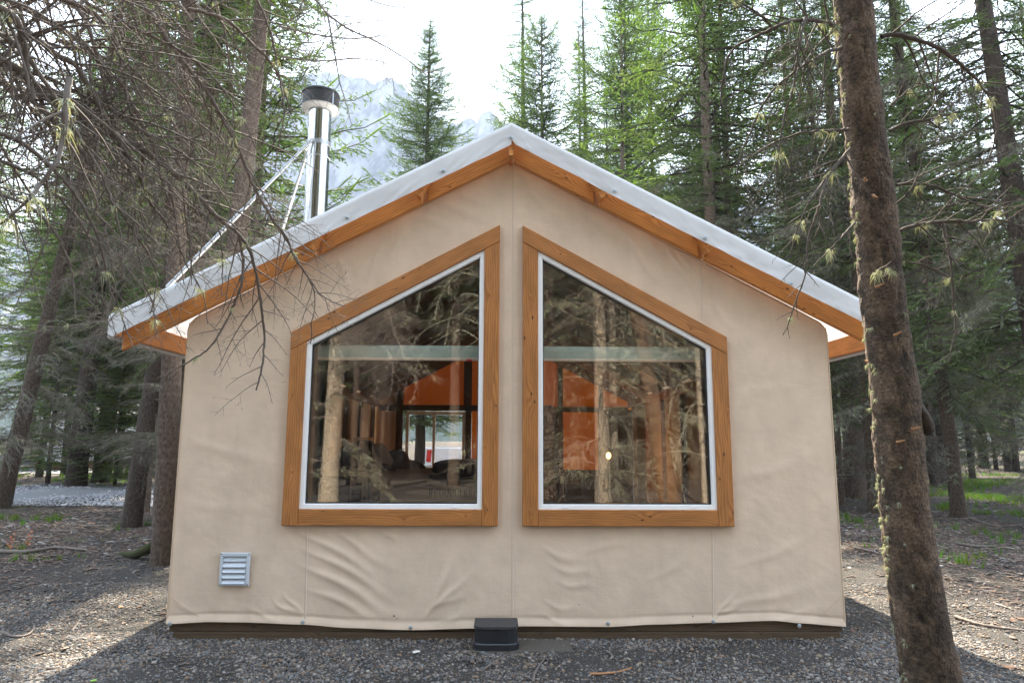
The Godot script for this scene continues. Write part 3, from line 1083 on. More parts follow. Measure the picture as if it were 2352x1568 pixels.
		for xe in [xa, xb]:
			b.quad(Vector3(xe, yt, 0.014), Vector3(xe, yb + 0.004, 0.014 + tilt), Vector3(xe, yb + 0.001, 0.012 + tilt), Vector3(xe, yt, 0.0125), Vector3(xe - (xa + xb) * 0.5, 0, 0))
		part(b, "louver", M.vent_plastic, vent)
	for q in [[x0 + 0.006, y1 - 0.006], [x1 - 0.006, y1 - 0.006], [x0 + 0.006, y0 + 0.006], [x1 - 0.006, y0 + 0.006]]:
		var b := MB.new()
		b.lathe([Vector2(0.0045, 0), Vector2(0.004, 0.003), Vector2(0, 0.004)], 10)
		var o := put(b.mesh(), "screw", M.screw, vent)
		o.position = Vector3(q[0], q[1], 0.031)
		o.rotation.x = PI / 2
	chimney(cabin)

func window(cabin: Node3D, o: Array, s: float):
	var win := holder("window", cabin)
	var w := 0.118
	var rng := RandomNumberGenerator.new(); rng.seed = 40 + int(s)
	var i := shrink(o, w)
	# corners: 0,1 bottom; 2,3 top (counter-clockwise from bottom left)
	var sl: Vector2 = (o[2] - o[3]).normalized()
	var cut := func(x: float) -> float: return i[3].y + (x - i[3].x) * sl.y / sl.x
	var xl: float = o[0].x
	var xr: float = o[1].x
	var boards := [
		[[Vector2(xl, o[0].y), Vector2(xl + w, o[0].y), Vector2(xl + w, cut.call(xl + w)), Vector2(xl, cut.call(xl))], Vector2(0, 1)],
		[[Vector2(xr - w, o[0].y), Vector2(xr, o[0].y), Vector2(xr, cut.call(xr)), Vector2(xr - w, cut.call(xr - w))], Vector2(0, 1)],
		[[Vector2(xl + w + 0.001, o[0].y), Vector2(xr - w - 0.001, o[0].y), Vector2(xr - w - 0.001, o[0].y + w), Vector2(xl + w + 0.001, o[0].y + w)], Vector2(1, 0)],
		[[Vector2(xl, cut.call(xl) + 0.001), Vector2(xr, cut.call(xr) + 0.001), o[2], o[3]], sl]]
	for k in 4:
		var b := MB.new()
		b.prism(boards[k][0], 0.004, 0.044 if k != 3 else 0.046, boards[k][1], Vector2(rng.randf(), rng.randf()), 0.004)
		part(b, "casing_board", M.casing_wood, win)
	var f := MB.new()
	var fo := shrink(o, w + 0.001)
	var fi := shrink(o, w + 0.031)
	ring(f, fo, fi, -0.05, 0.028)
	ring(f, shrink(o, w + 0.0315), shrink(o, w + 0.037), -0.05, 0.016)
	part(f, "window_frame", M.vinyl, win)
	f = MB.new()
	ring(f, shrink(o, w + 0.0372), shrink(o, w + 0.043), -0.045, 0.006)
	part(f, "gasket", M.gasket, win)
	for z in [-0.008, -0.022, -0.036]:
		var b := MB.new()
		b.prism(shrink(o, w + 0.039), z - 0.004, z, Vector2(1, 0), Vector2.ZERO, 0.0005)
		part(b, "pane", M.glass, win)
	for x in ([xr - w - 0.22] if s < 0 else [xl + w + 0.18, xr - w - 0.2]):
		var b := MB.new()
		b.box(Vector3(x, o[0].y + w + 0.012, 0.028), Vector3(x + 0.04, o[0].y + w + 0.018, 0.032), 0.001)
		part(b, "weep_cover", M.vinyl, win)

func chimney(cabin: Node3D):
	var ch := holder("chimney", cabin)
	var top := at(735, 262, 6.3)
	var x := top.x
	var z := top.z
	var b := MB.new()
	var r := 0.102
	b.lathe([Vector2(r, 2.55), Vector2(r, 3.95), Vector2(r + 0.004, 3.952), Vector2(r + 0.004, 3.975), Vector2(r, 3.977), Vector2(r, top.y + 0.03)], 32, Vector3(x, 0, z))
	part(b, "pipe", M.steel, ch)
	b = MB.new()
	var y := top.y + 0.02
	b.lathe([Vector2(r + 0.001, y), Vector2(r + 0.02, y), Vector2(r + 0.066, y + 0.022), Vector2(r + 0.068, y + 0.032), Vector2(r + 0.02, y + 0.04)], 32, Vector3(x, 0, z))
	part(b, "cap_flange", M.flange, ch)
	b = MB.new()
	b.lathe([Vector2(r + 0.062, y + 0.03), Vector2(r + 0.062, y + 0.155)], 48, Vector3(x, 0, z))
	part(b, "spark_screen", M.mesh_black, ch)
	b = MB.new()
	b.lathe([Vector2(r + 0.062, y + 0.155), Vector2(r + 0.072, y + 0.157), Vector2(r + 0.068, y + 0.172), Vector2(0, y + 0.20)], 32, Vector3(x, 0, z))
	part(b, "cap_lid", M.mesh_black, ch)
	for k in 3:
		var a := 0.6 + k * 2.1
		b = MB.new()
		var p := Vector3(x + cos(a) * (r + 0.063), 0, z + sin(a) * (r + 0.063))
		b.beam(p + Vector3.UP * (y + 0.03), p + Vector3.UP * (y + 0.16), 0.012, 0.004, Vector3(cos(a), 0, sin(a)))
		part(b, "cap_strut", M.galvanised, ch)
	b = MB.new()
	var cy := at(730, 332, 6.25).y
	b.lathe([Vector2(r + 0.001, cy - 0.02), Vector2(r + 0.006, cy - 0.02), Vector2(r + 0.006, cy + 0.02), Vector2(r + 0.001, cy + 0.02)], 32, Vector3(x, 0, z))
	part(b, "collar", M.galvanised, ch)
	for q in [[Vector3(x - 0.03, cy, z + r + 0.012), at(383, 660, 5.62)], [Vector3(x - r - 0.01, cy - 0.03, z - 0.05), at(640, 552, 6.75)], [Vector3(x + 0.0, cy - 0.02, z + r + 0.004), Vector3(x - 0.055, 2.86, z + r * 0.85 + 0.012)]]:
		b = MB.new()
		var rr := 0.0135 if q[1].y > 2.9 or q[1].x < -2 else 0.006
		b.tube(PackedVector3Array([q[0], q[0].lerp(q[1], 0.45), q[1]]), PackedFloat32Array([rr, rr, rr]), 10, true)
		if rr > 0.01:
			var m: Vector3 = q[0].lerp(q[1], 0.5)
			b.tube(PackedVector3Array([m, q[1]]), PackedFloat32Array([rr * 1.25, rr * 1.25]), 10, true)
		part(b, "brace_rod", M.galvanised, ch)

# ------------------------------------------------------------------ what the windows show
func build_inside():
	var room := thing("cabin_room", "dim timber room inside the cabin, seen through the two front windows", "room")
	var b := MB.new()
	b.box(Vector3(-2.40, 0.15, BACK + 0.02), Vector3(2.40, 0.22, -0.09))
	part(b, "floor", M.floor_board, room)
	for s: float in [-1.0, 1.0]:
		b = MB.new()
		b.beam(Vector3(s * 1.2, 3.50 - 0.533 * 1.2, BACK + 0.05), Vector3(s * 1.2, 3.50 - 0.533 * 1.2, -0.06), 2.68, 0.02, Vector3(s * 0.47, 0.882, 0))
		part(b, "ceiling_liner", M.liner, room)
		for k in 7:
			var z := -0.75 - k * 1.08
			b = MB.new()
			b.beam(Vector3(0, 3.40, z), Vector3(s * 2.36, 3.40 - 0.533 * 2.36, z), 0.04, 0.13, Vector3.UP)
			part(b, "rafter", M.inside_wood, room)
			b = MB.new()
			b.box(Vector3(s * 2.37 - 0.04, 0.22, z - 0.02), Vector3(s * 2.37 + 0.04, 2.12, z + 0.02))
			part(b, "stud", M.inside_wood, room)
		b = MB.new()
		b.beam(Vector3(s * 2.34, 2.10, -0.1), Vector3(s * 2.34, 2.10, BACK + 0.1), 0.09, 0.12, Vector3.UP)
		part(b, "wall_plate", M.inside_wood, room)
		b = MB.new()
		b.box(Vector3(s * 2.405 - 0.008, 0.22, BACK + 0.04), Vector3(s * 2.405 + 0.008, 2.1, -0.09))
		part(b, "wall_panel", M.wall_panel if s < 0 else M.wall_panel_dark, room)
		b = MB.new()          # the front wall's own posts, beside the windows
		b.box(Vector3(s * 1.60 - 0.10, 0.22, -0.15), Vector3(s * 1.60 + 0.10, 2.30, -0.055))
		part(b, "post", M.dark_wood, room)
	# the front below and above the windows is lined too
	b = MB.new()
	b.box(Vector3(-2.38, 0.22, -0.09), Vector3(2.38, 0.84, -0.06))
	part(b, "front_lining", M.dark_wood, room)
	b = MB.new()
	b.box(Vector3(-0.16, 0.84, -0.15), Vector3(0.17, 3.3, -0.06))
	part(b, "post", M.dark_wood, room)
	# back wall
	var Z := BACK + 0.02
	var wa := at_z(930, 1083, Z)
	var wb := at_z(1069, 946, Z)
	var bar := wb.y + 0.12
	var top := func(x: float) -> float: return 3.48 - 0.533 * absf(x)
	var panels := [
		[[Vector2(-2.38, 0.2), Vector2(wa.x - 0.18, 0.2), Vector2(wa.x - 0.18, top.call(wa.x - 0.18)), Vector2(-2.38, top.call(2.38))], "wall_panel"],
		[[Vector2(wa.x - 0.18, 0.2), Vector2(wb.x + 0.12, 0.2), Vector2(wb.x + 0.12, wa.y), Vector2(wa.x - 0.18, wa.y)], "wall_panel"],
		[[Vector2(wa.x - 0.18, bar), Vector2(-0.72, bar), Vector2(-0.72, top.call(0.72)), Vector2(wa.x - 0.18, top.call(wa.x - 0.18))], "orange_panel"],
		[[Vector2(-0.72, bar), Vector2(0.0, bar), Vector2(0.0, top.call(0.0)), Vector2(-0.72, top.call(0.72))], "orange_panel"],
		[[Vector2(0.0, 2.0), Vector2(2.38, 2.0), Vector2(2.38, top.call(2.38)), Vector2(0.0, top.call(0.0))], "orange_panel"],
		[[Vector2(wb.x + 0.12, 0.2), Vector2(0.0, 0.2), Vector2(0.0, bar), Vector2(wb.x + 0.12, bar)], "orange_panel"],
		[[Vector2(0.0, 0.2), Vector2(1.05, 0.2), Vector2(1.05, 2.0), Vector2(0.0, 2.0)], "liner"],
		[[Vector2(1.05, 0.9), Vector2(1.75, 0.9), Vector2(1.75, 2.0), Vector2(1.05, 2.0)], "orange_panel"],
		[[Vector2(1.05, 0.2), Vector2(1.75, 0.2), Vector2(1.75, 0.9), Vector2(1.05, 0.9)], "liner"],
		[[Vector2(1.75, 0.2), Vector2(2.38, 0.2), Vector2(2.38, 2.0), Vector2(1.75, 2.0)], "liner"]]
	for p in panels:
		b = MB.new()
		b.prism(p[0], Z - 0.004, Z)
		part(b, "gable_panel" if p[1] == "orange_panel" else "back_panel", M[p[1]], room)
	for q in [[Vector2(wa.x - 0.12, 0.22), Vector2(wa.x - 0.12, top.call(wa.x - 0.12)), 0.13], [Vector2(wb.x + 0.06, 0.22), Vector2(wb.x + 0.06, top.call(wb.x)), 0.11], [Vector2(-2.3, wb.y + 0.07), Vector2(0.9, wb.y + 0.07), 0.11], [Vector2(-0.72, bar), Vector2(-0.72, top.call(0.72)), 0.05], [Vector2(0.05, 0.22), Vector2(0.05, 3.4), 0.09], [Vector2(1.05, 0.22), Vector2(1.05, top.call(1.05)), 0.09], [Vector2(1.8, 0.22), Vector2(1.8, top.call(1.8)), 0.09], [Vector2(0.9, 2.0), Vector2(2.3, 2.0), 0.09]]:
		b = MB.new()
		var k: float = 0.05 + 0.04 * q[2]
		b.beam(Vector3(q[0].x, q[0].y, Z + k), Vector3(q[1].x, q[1].y, Z + k), q[2], 0.09 - q[2] * 0.1, Vector3(0, 0, 1))
		part(b, "back_stud", M.dark_wood, room)
	var win := holder("back_window", room)
	b = MB.new()
	var wo := [Vector2(wa.x, wa.y), Vector2(wb.x, wa.y), Vector2(wb.x, wb.y), Vector2(wa.x, wb.y)]
	ring(b, wo, shrink(wo, 0.05), Z - 0.06, Z + 0.06)
	var mx := (wa.x + wb.x) * 0.5 - 0.03
	b.box(Vector3(mx - 0.022, wa.y + 0.05, Z - 0.05), Vector3(mx + 0.022, wb.y - 0.05, Z + 0.05))
	part(b, "frame", M.vinyl, win)
	for q in [[wa.x + 0.04, mx - 0.01], [mx + 0.01, wb.x - 0.04]]:
		b = MB.new()
		b.box(Vector3(q[0], wa.y + 0.04, Z - 0.004), Vector3(q[1], wb.y - 0.04, Z), 0.0005)
		part(b, "pane", M.glass, win)
	# pale strips of the side window on the left wall
	for z in [-5.2, -6.1]:
		b = MB.new()
		b.box(Vector3(-2.33, 0.95, z - 0.10), Vector3(-2.30, 1.95, z + 0.10))
		part(b, "side_blind", M.linen, room)

	# roller shades behind the glass
	for q in [[718, 1098, "rolled pale green shade across the left window, red tag at its end"], [1246, 1618, "rolled pale green shade across the right window"]]:
		var a := at_z(q[0], 808, -0.16)
		var c := at_z(q[1], 808, -0.16)
		var yb := at_z(900, 826, -0.16).y
		var yt := at_z(900, 791, -0.16).y
		var sh := thing("roller_shade", q[2], "shade", Vector3((a.x + c.x) * 0.5, yb, -0.16), "rolled shades behind the front windows")
		b = MB.new()
		var r := (yt - yb) * 0.40
		b.tube(PackedVector3Array([Vector3(a.x, yt - r, -0.20), Vector3(c.x, yt - r, -0.20)]), PackedFloat32Array([r, r]), 20, true)
		b.box(Vector3(a.x, yb + 0.012, -0.20 + r - 0.003), Vector3(c.x, yt - r, -0.20 + r + 0.001), 0.001)
		part(b, "cloth_roll", M.shade_cloth, sh)
		b = MB.new()
		b.box(Vector3(a.x, yb - 0.006, -0.20 + r - 0.010), Vector3(c.x, yb + 0.016, -0.20 + r + 0.008))
		part(b, "hem_bar", M.linen, sh)
		if q[0] < 1000:
			b = MB.new()
			var t := at_z(1076, 826, -0.1)
			b.box(Vector3(t.x - 0.018, yb - 0.012, -0.20 + r + 0.009), Vector3(t.x + 0.022, yb + 0.006, -0.20 + r + 0.011), 0.0005)
			part(b, "tag", M.red_tag, sh)
	# bed
	var bz := -2.7
	var by := at_z(930, 1086, bz).y
	var bl := -2.25
	var br := at_z(1150, 1090, bz).x
	var bed := thing("bed", "wide bed under tan covers, behind the left window", "bed", Vector3((bl + br) * 0.5, 0.22, bz - 0.8))
	var nz := FastNoiseLite.new(); nz.seed = 6; nz.frequency = 0.05
	b = MB.new()
	b.blob(Vector3((bl + br) * 0.5, by - 0.17, bz - 0.8), Vector3((br - bl) * 0.5, 0.18, 0.85), Basis(), 40, 0.28, nz, 0.04)
	part(b, "mattress", M.linen, bed)
	b = MB.new()
	b.box(Vector3(bl, 0.40, bz - 1.6), Vector3(br, by - 0.3, bz - 0.02))
	part(b, "valance", M.linen, bed)
	for q in [Vector3(bl + 0.1, 0, bz - 0.15), Vector3(br - 0.1, 0, bz - 0.15), Vector3(bl + 0.1, 0, bz - 1.5), Vector3(br - 0.1, 0, bz - 1.5)]:
		b = MB.new()
		b.box(Vector3(q.x - 0.05, 0.22, q.z - 0.05), Vector3(q.x + 0.05, 0.42, q.z + 0.05))
		part(b, "leg", M.dark_wood, bed)
	var pil := [[826, 1058, -3.0, 0.24, 0.22, 0.5, "pillow_dark", "dark pointed pillow leaning nearest the pale trunk in the left window"], [800, 1075, -3.4, 0.30, 0.22, 0.2, "linen", "pale tan pillow at the head of the bed"],
		[852, 1062, -3.5, 0.26, 0.20, 0.3, "linen", "tan pillow between the two dark pillows on the bed"], [898, 1070, -3.6, 0.24, 0.19, 0.55, "pillow_brown", "brown pillow leaning in the middle of the bed"], [944, 1080, -3.7, 0.20, 0.13, 0.2, "pillow_dark", "small round dark cushion before the back window"], [880, 1088, -3.1, 0.16, 0.12, 0.3, "pillow_dark", "low dark cushion lying in front of the brown pillow"]]
	for p in pil:
		var c := at_z(p[0], p[1], p[2])
		var o := thing("pillow", p[7], "pillow", Vector3(c.x, by, p[2]), "pillows on the bed")
		b = MB.new()
		var rot := Basis(Vector3(0, 0, 1), -p[5]) * Basis(Vector3(1, 0, 0), -0.3)
		b.blob(c, Vector3(p[3], p[4], 0.10), rot * Basis(Vector3(0, 0, 1), PI / 4 if p[4] > 0.18 else 0.0), 24, 0.62 if p[4] > 0.18 else 0.8, nz, 0.05)
		part(b, "cover", M[p[6]], o)
	# throw with a fringe over the near side
	var ta := at_z(985, 1090, bz + 0.06)
	var tb := at_z(1140, 1132, bz + 0.06)
	var th := thing("knitted_throw", "dark brown fringed throw hanging over the bed's near side", "blanket", Vector3((ta.x + tb.x) * 0.5, by, bz))
	b = MB.new()
	b.blob(Vector3((ta.x + tb.x) * 0.5 + 0.05, by + 0.02, bz - 0.25), Vector3((tb.x - ta.x) * 0.55, 0.13, 0.33), Basis(), 24, 0.6, nz, 0.12)
	b.box(Vector3(ta.x, ta.y - 0.13, bz + 0.03), Vector3(tb.x, ta.y, bz + 0.05), 0.008)
	part(b, "cloth", M.throw, th)
	b = MB.new()
	for k in 26:
		var x := lerpf(ta.x + 0.01, tb.x - 0.01, k / 25.0)
		b.tube(PackedVector3Array([Vector3(x, ta.y - 0.12, bz + 0.04), Vector3(x + 0.006 * sin(k * 3.0), ta.y - 0.19, bz + 0.05), Vector3(x + 0.012 * sin(k * 5.0), ta.y - 0.25, bz + 0.045)]), PackedFloat32Array([0.007, 0.006, 0.003]), 5)
	part(b, "fringe", M.throw, th)
	# pale board on the far side of the bed
	var pa := at_z(789, 1040, -5.4)
	var pb := at_z(847, 1004, -5.4)
	var sb := thing("wooden_cabinet", "pale orange wooden cabinet behind the pillows", "cabinet", Vector3((pa.x + pb.x) * 0.5, 0.22, -5.5))
	b = MB.new()
	b.box(Vector3(pa.x, 0.22, -5.75), Vector3(pb.x, pb.y, -5.4))
	part(b, "case", M.pale_board, sb)
	b = MB.new()
	b.box(Vector3(pb.x - 0.10, pb.y - 0.12, -5.398), Vector3(pb.x - 0.05, pb.y - 0.04, -5.385))
	part(b, "latch", M.inside_wood, sb)
	# stove and fire irons close to the glass
	var s0 := at_z(776, 1100, -0.75)
	var s1 := at_z(804, 1100, -0.75)
	var st := thing("stove", "black iron stove standing close behind the left window", "stove", Vector3((s0.x + s1.x) * 0.5 - 0.1, 0.22, -1.0))
	b = MB.new()
	b.box(Vector3(s0.x - 0.30, 0.42, -1.25), Vector3(s1.x, s0.y, -0.75), 0.012)
	part(b, "firebox", M.iron, st)
	b = MB.new()
	b.box(Vector3(s1.x + 0.002, s0.y - 0.14, -0.95), Vector3(s1.x + 0.06, s0.y - 0.09, -0.85), 0.008)
	part(b, "handle", M.iron, st)
	for q in [[s0.x - 0.26, -0.8], [s1.x - 0.04, -0.8], [s0.x - 0.26, -1.2], [s1.x - 0.04, -1.2]]:
		b = MB.new()
		b.box(Vector3(q[0] - 0.02, 0.22, q[1] - 0.02), Vector3(q[0] + 0.02, 0.42, q[1] + 0.02))
		part(b, "leg", M.iron, st)
	b = MB.new()
	b.tube(PackedVector3Array([Vector3(-1.72, s0.y - 0.01, -1.05), Vector3(-1.72, 2.75, -1.05)]), PackedFloat32Array([0.075, 0.075]), 20)
	part(b, "flue", M.iron, st)
	var irons := thing("fire_irons", "black fire irons with spear tips standing by the stove", "fire irons", Vector3(at_z(852, 1150, -0.7).x, 0.22, -0.7))
	for q in [[838, 1106], [848, 1099], [870, 1106], [858, 1140]]:
		var tip := at_z(q[0], q[1], -0.7)
		b = MB.new()
		b.tube(PackedVector3Array([Vector3(tip.x, 0.24, -0.7), Vector3(tip.x, tip.y - 0.07, -0.7), Vector3(tip.x, tip.y - 0.045, -0.7), Vector3(tip.x, tip.y - 0.03, -0.7), Vector3(tip.x, tip.y, -0.7)]), PackedFloat32Array([0.006, 0.006, 0.013, 0.011, 0.001]), 8)
		part(b, "iron", M.iron, irons)
	b = MB.new()
	var ia := at_z(833, 1146, -0.7)
	var ib := at_z(871, 1146, -0.7)
	b.tube(PackedVector3Array([ia, (ia + ib) * 0.5 - Vector3(0, 0.02, 0), ib]), PackedFloat32Array([0.009, 0.009, 0.009]), 8)
	part(b, "cradle", M.iron, irons)
	b = MB.new()
	b.box(Vector3(ia.x - 0.02, 0.22, -0.78), Vector3(ib.x + 0.02, 0.245, -0.62))
	part(b, "stand", M.iron, irons)
	# the lit bulb seen in the right window
	var lp := at_z(1398, 1046, -5.2)
	var lamp := thing("table_lamp", "small lit lamp glimpsed deep inside through the right window", "lamp", Vector3(lp.x, 0.22, -5.2))
	b = MB.new()
	b.blob(lp, Vector3(0.035, 0.045, 0.035), Basis(), 14)
	part(b, "bulb", M.bulb_glow, lamp)
	b = MB.new()
	b.lathe([Vector2(0.0, 0.22), Vector2(0.11, 0.22), Vector2(0.11, 0.24), Vector2(0.015, 0.26), Vector2(0.015, lp.y - 0.05), Vector2(0.0, lp.y - 0.045)], 16, Vector3(lp.x, 0, -5.2))
	part(b, "stem", M.iron, lamp)
	var ol := OmniLight3D.new()
	ol.name = "bulb_light"
	ol.light_color = Color(1.0, 0.75, 0.4)
	ol.light_energy = 0.12
	ol.light_size = 0.03
	ol.omni_range = 8.0
	ol.omni_attenuation = 2.0
	ol.shadow_enabled = true
	lamp.add_child(ol)
	ol.position = lp - lamp.position
	truck()

func truck():
	var z := -15.5
	var c := at_z(987, 1046, z)             # its tail lamp
	var t := thing("pickup_truck", "white pickup truck parked beyond the cabin's back window", "truck", Vector3(c.x + 2.5, 0, z - 0.9))
	var x0 := c.x - 0.14
	var b := MB.new()
	b.box(Vector3(x0, 0.55, z - 1.85), Vector3(x0 + 2.0, c.y + 0.24, z - 0.02), 0.03)
	b.box(Vector3(x0 + 2.0, 0.55, z - 1.85), Vector3(x0 + 5.6, 1.22, z - 0.02), 0.04)
	part(b, "body", M.truck_paint, t)
	b = MB.new()
	b.prism([Vector2(x0 + 2.02, 1.22), Vector2(x0 + 4.4, 1.22), Vector2(x0 + 3.7, 1.85), Vector2(x0 + 2.25, 1.85)], z - 1.75, z - 0.12, Vector2(1, 0), Vector2.ZERO, 0.03)
	part(b, "cab", M.truck_paint, t)
	b = MB.new()
	b.prism([Vector2(x0 + 2.4, 1.28), Vector2(x0 + 4.1, 1.28), Vector2(x0 + 3.6, 1.76), Vector2(x0 + 2.45, 1.76)], z - 0.13, z - 0.108)
	part(b, "side_window", M.dark_glass, t)
	b = MB.new()
	b.prism([Vector2(x0 + 0.03, c.y - 0.17), Vector2(x0 + 0.17, c.y - 0.20), Vector2(x0 + 0.20, c.y + 0.17), Vector2(x0 + 0.06, c.y + 0.17)], z - 0.06, z + 0.0)
	part(b, "tail_light", M.tail_red, t)
	b = MB.new()
	b.box(Vector3(x0 - 0.14, 0.50, z - 1.80), Vector3(x0 + 0.34, 0.72, z - 0.0), 0.03)
	part(b, "bumper", M.galvanised, t)
	for x in [x0 + 1.15, x0 + 4.6]:
		for zz in [z - 0.0, z - 1.62]:
			var w := holder("wheel", t)
			b = MB.new()
			b.lathe([Vector2(0.22, -0.11), Vector2(0.36, -0.12), Vector2(0.40, -0.08), Vector2(0.40, 0.08), Vector2(0.36, 0.12), Vector2(0.22, 0.11)], 24)
			var o := put(b.mesh(), "tyre", M.tyre, w)
			o.rotation.x = PI / 2
			b = MB.new()
			b.lathe([Vector2(0.22, 0.09), Vector2(0.19, 0.10), Vector2(0.06, 0.07), Vector2(0, 0.08)], 20)
			o = put(b.mesh(), "rim", M.galvanised, w)
			o.rotation.x = PI / 2
			w.position = Vector3(x, 0.40, zz) - t.position
# ------------------------------------------------------------------ trees
# one bough lying along +x: stem and needled sprays, as loose triangles
func bough(rng: RandomNumberGenerator, L: float, droop: float, upturn: float, dens: int, kind: int) -> Array:
	var b := MB.new()
	b.use_col = true
	var V := PackedVector3Array()
	var C := PackedColorArray()
	var stem := PackedVector3Array()
	var rad := PackedFloat32Array()
	for i in 7:
		var t := i / 6.0
		stem.append(Vector3(t * L, (-droop * t * t + upturn * t * t * t * t) * L, 0.05 * L * sin(t * 3.0) * rng.randf_range(-1, 1)))
		rad.append(lerpf(0.014, 0.003, t) * L)
	b.tint = Color(0.09, 0.07, 0.055)
	b.tube(stem, rad, 3)
	V.append_array(b.v); C.append_array(b.c)
	var pal: Array = [[Color(0.110, 0.138, 0.062), Color(0.145, 0.172, 0.076), Color(0.175, 0.190, 0.098)], [Color(0.122, 0.160, 0.068), Color(0.155, 0.195, 0.085), Color(0.195, 0.225, 0.115)], [Color(0.15, 0.16, 0.105), Color(0.19, 0.20, 0.135), Color(0.125, 0.135, 0.08)]][kind]
	for i in dens:
		var t := lerpf(0.12, 0.99, (i + rng.randf() * 0.8) / dens)
		var k := int(t * 6.0)
		var p := stem[k].lerp(stem[mini(k + 1, 6)], t * 6.0 - k)
		for s: float in [-1.0, 1.0]:
			if rng.randf() < 0.12:
				continue
			var l := L * (0.10 + 0.34 * (1.0 - t)) * rng.randf_range(0.6, 1.15) * minf(1.0, 0.35 + t * 2.0)
			var ang := rng.randf_range(0.65, 1.1) * s
			var d := Vector3(cos(ang), rng.randf_range(-0.55, 0.05), sin(ang)).normalized()
			var e := p + d * l
			spray(V, C, p, e, rng, pal, 0.014)
			var m := int(l / 0.062)
			for q in m:
				var tt := (q + 0.5 + rng.randf_range(-0.3, 0.3)) / (m + 0.3)
				var o := p.lerp(e, tt)
				var s2 := 1.0 if (q % 2 == 0) else -1.0
				var a2 := ang + s2 * rng.randf_range(0.5, 0.95)
				var d2 := Vector3(cos(a2), rng.randf_range(-0.7, 0.1), sin(a2)).normalized()
				spray(V, C, o, o + d2 * rng.randf_range(0.06, 0.13) * (1.15 - 0.5 * tt), rng, pal, 0.024)
	spray(V, C, stem[5], stem[6] + (stem[6] - stem[5]) * 0.5, rng, pal, 0.034)
	return [V, C]

func spray(V: PackedVector3Array, C: PackedColorArray, a: Vector3, e: Vector3, rng: RandomNumberGenerator, pal: Array, w: float):
	var d := (e - a)
	var side := d.cross(Vector3.UP).normalized() * w * 0.5
	var up := side.cross(d).normalized() * w * 0.5
	var m := a.lerp(e, 0.45) + Vector3(rng.randf_range(-1, 1), rng.randf_range(-1, 1), rng.randf_range(-1, 1)) * w * 0.3
	var col: Color = pal[rng.randi() % 3]
	V.append(a); V.append(m + side); V.append(e)
	V.append(a); V.append(e); V.append(m - side)
	V.append(a); V.append(m + up); V.append(e)
	V.append(a); V.append(e); V.append(m - up)
	for i in 12:
		C.append(col)

func join(parts: Array) -> ArrayMesh:
	var arr := []
	arr.resize(Mesh.ARRAY_MAX)
	arr[Mesh.ARRAY_VERTEX] = parts[0]
	arr[Mesh.ARRAY_COLOR] = parts[1]
	var m := ArrayMesh.new()
	m.add_surface_from_arrays(Mesh.PRIMITIVE_TRIANGLES, arr)
	return m

# crown of a spruce: whorls of boughs round an upright axis from y0 to H
func crown_mesh(sd: int, H: float, y0: float, reach: float, droop: float, upturn: float, gap: float, kinds: Array, thin := 0.0, taper := 0.85) -> ArrayMesh:
	var rng := RandomNumberGenerator.new(); rng.seed = sd
	var stock := []
	for k in 8:
		stock.append(bough(rng, 1.5, droop * rng.randf_range(0.7, 1.3), upturn, 13, kinds[k % kinds.size()]))
	var V := PackedVector3Array()
	var C := PackedColorArray()
	var y := y0
	var lob := FastNoiseLite.new(); lob.seed = sd; lob.frequency = 0.25
	while y < H - 0.15:
		var t := (y - y0) / (H - y0)
		var len := reach * (pow(1.0 - t, taper) * minf(1.0, 0.55 + t * 3.0)) + 0.12
		var n := int(rng.randf_range(4, 7))
		var a0 := rng.randf() * TAU
		for k in n:
			if rng.randf() < thin:
				continue
			var a := a0 + TAU * (k + rng.randf_range(-0.3, 0.3)) / n
			var l := len * rng.randf_range(0.65, 1.12) * (1.0 + 0.45 * lob.get_noise_3d(cos(a) * 4.0, y * 1.6, sin(a) * 4.0)) / 1.5
			var pitch := lerpf(-0.10, 0.55, pow(t, 1.5)) + rng.randf_range(-0.15, 0.15)
			var bs := Basis(Vector3.UP, a) * Basis(Vector3(0, 0, 1), pitch) * Basis(Vector3(1, 0, 0), rng.randf_range(-0.5, 0.5))
			var sc := Vector3(l, lerpf(l, 1.0, 0.25), lerpf(l, 1.0, 0.25))
			var st: Array = stock[rng.randi() % 8]
			V.append_array(Transform3D(bs.scaled_local(sc), Vector3(0, y + rng.randf_range(-0.12, 0.12), 0)) * (st[0] as PackedVector3Array))
			C.append_array(st[1])
		y += gap * rng.randf_range(0.7, 1.3) * lerpf(1.0, 0.45, t)
	return join([V, C])

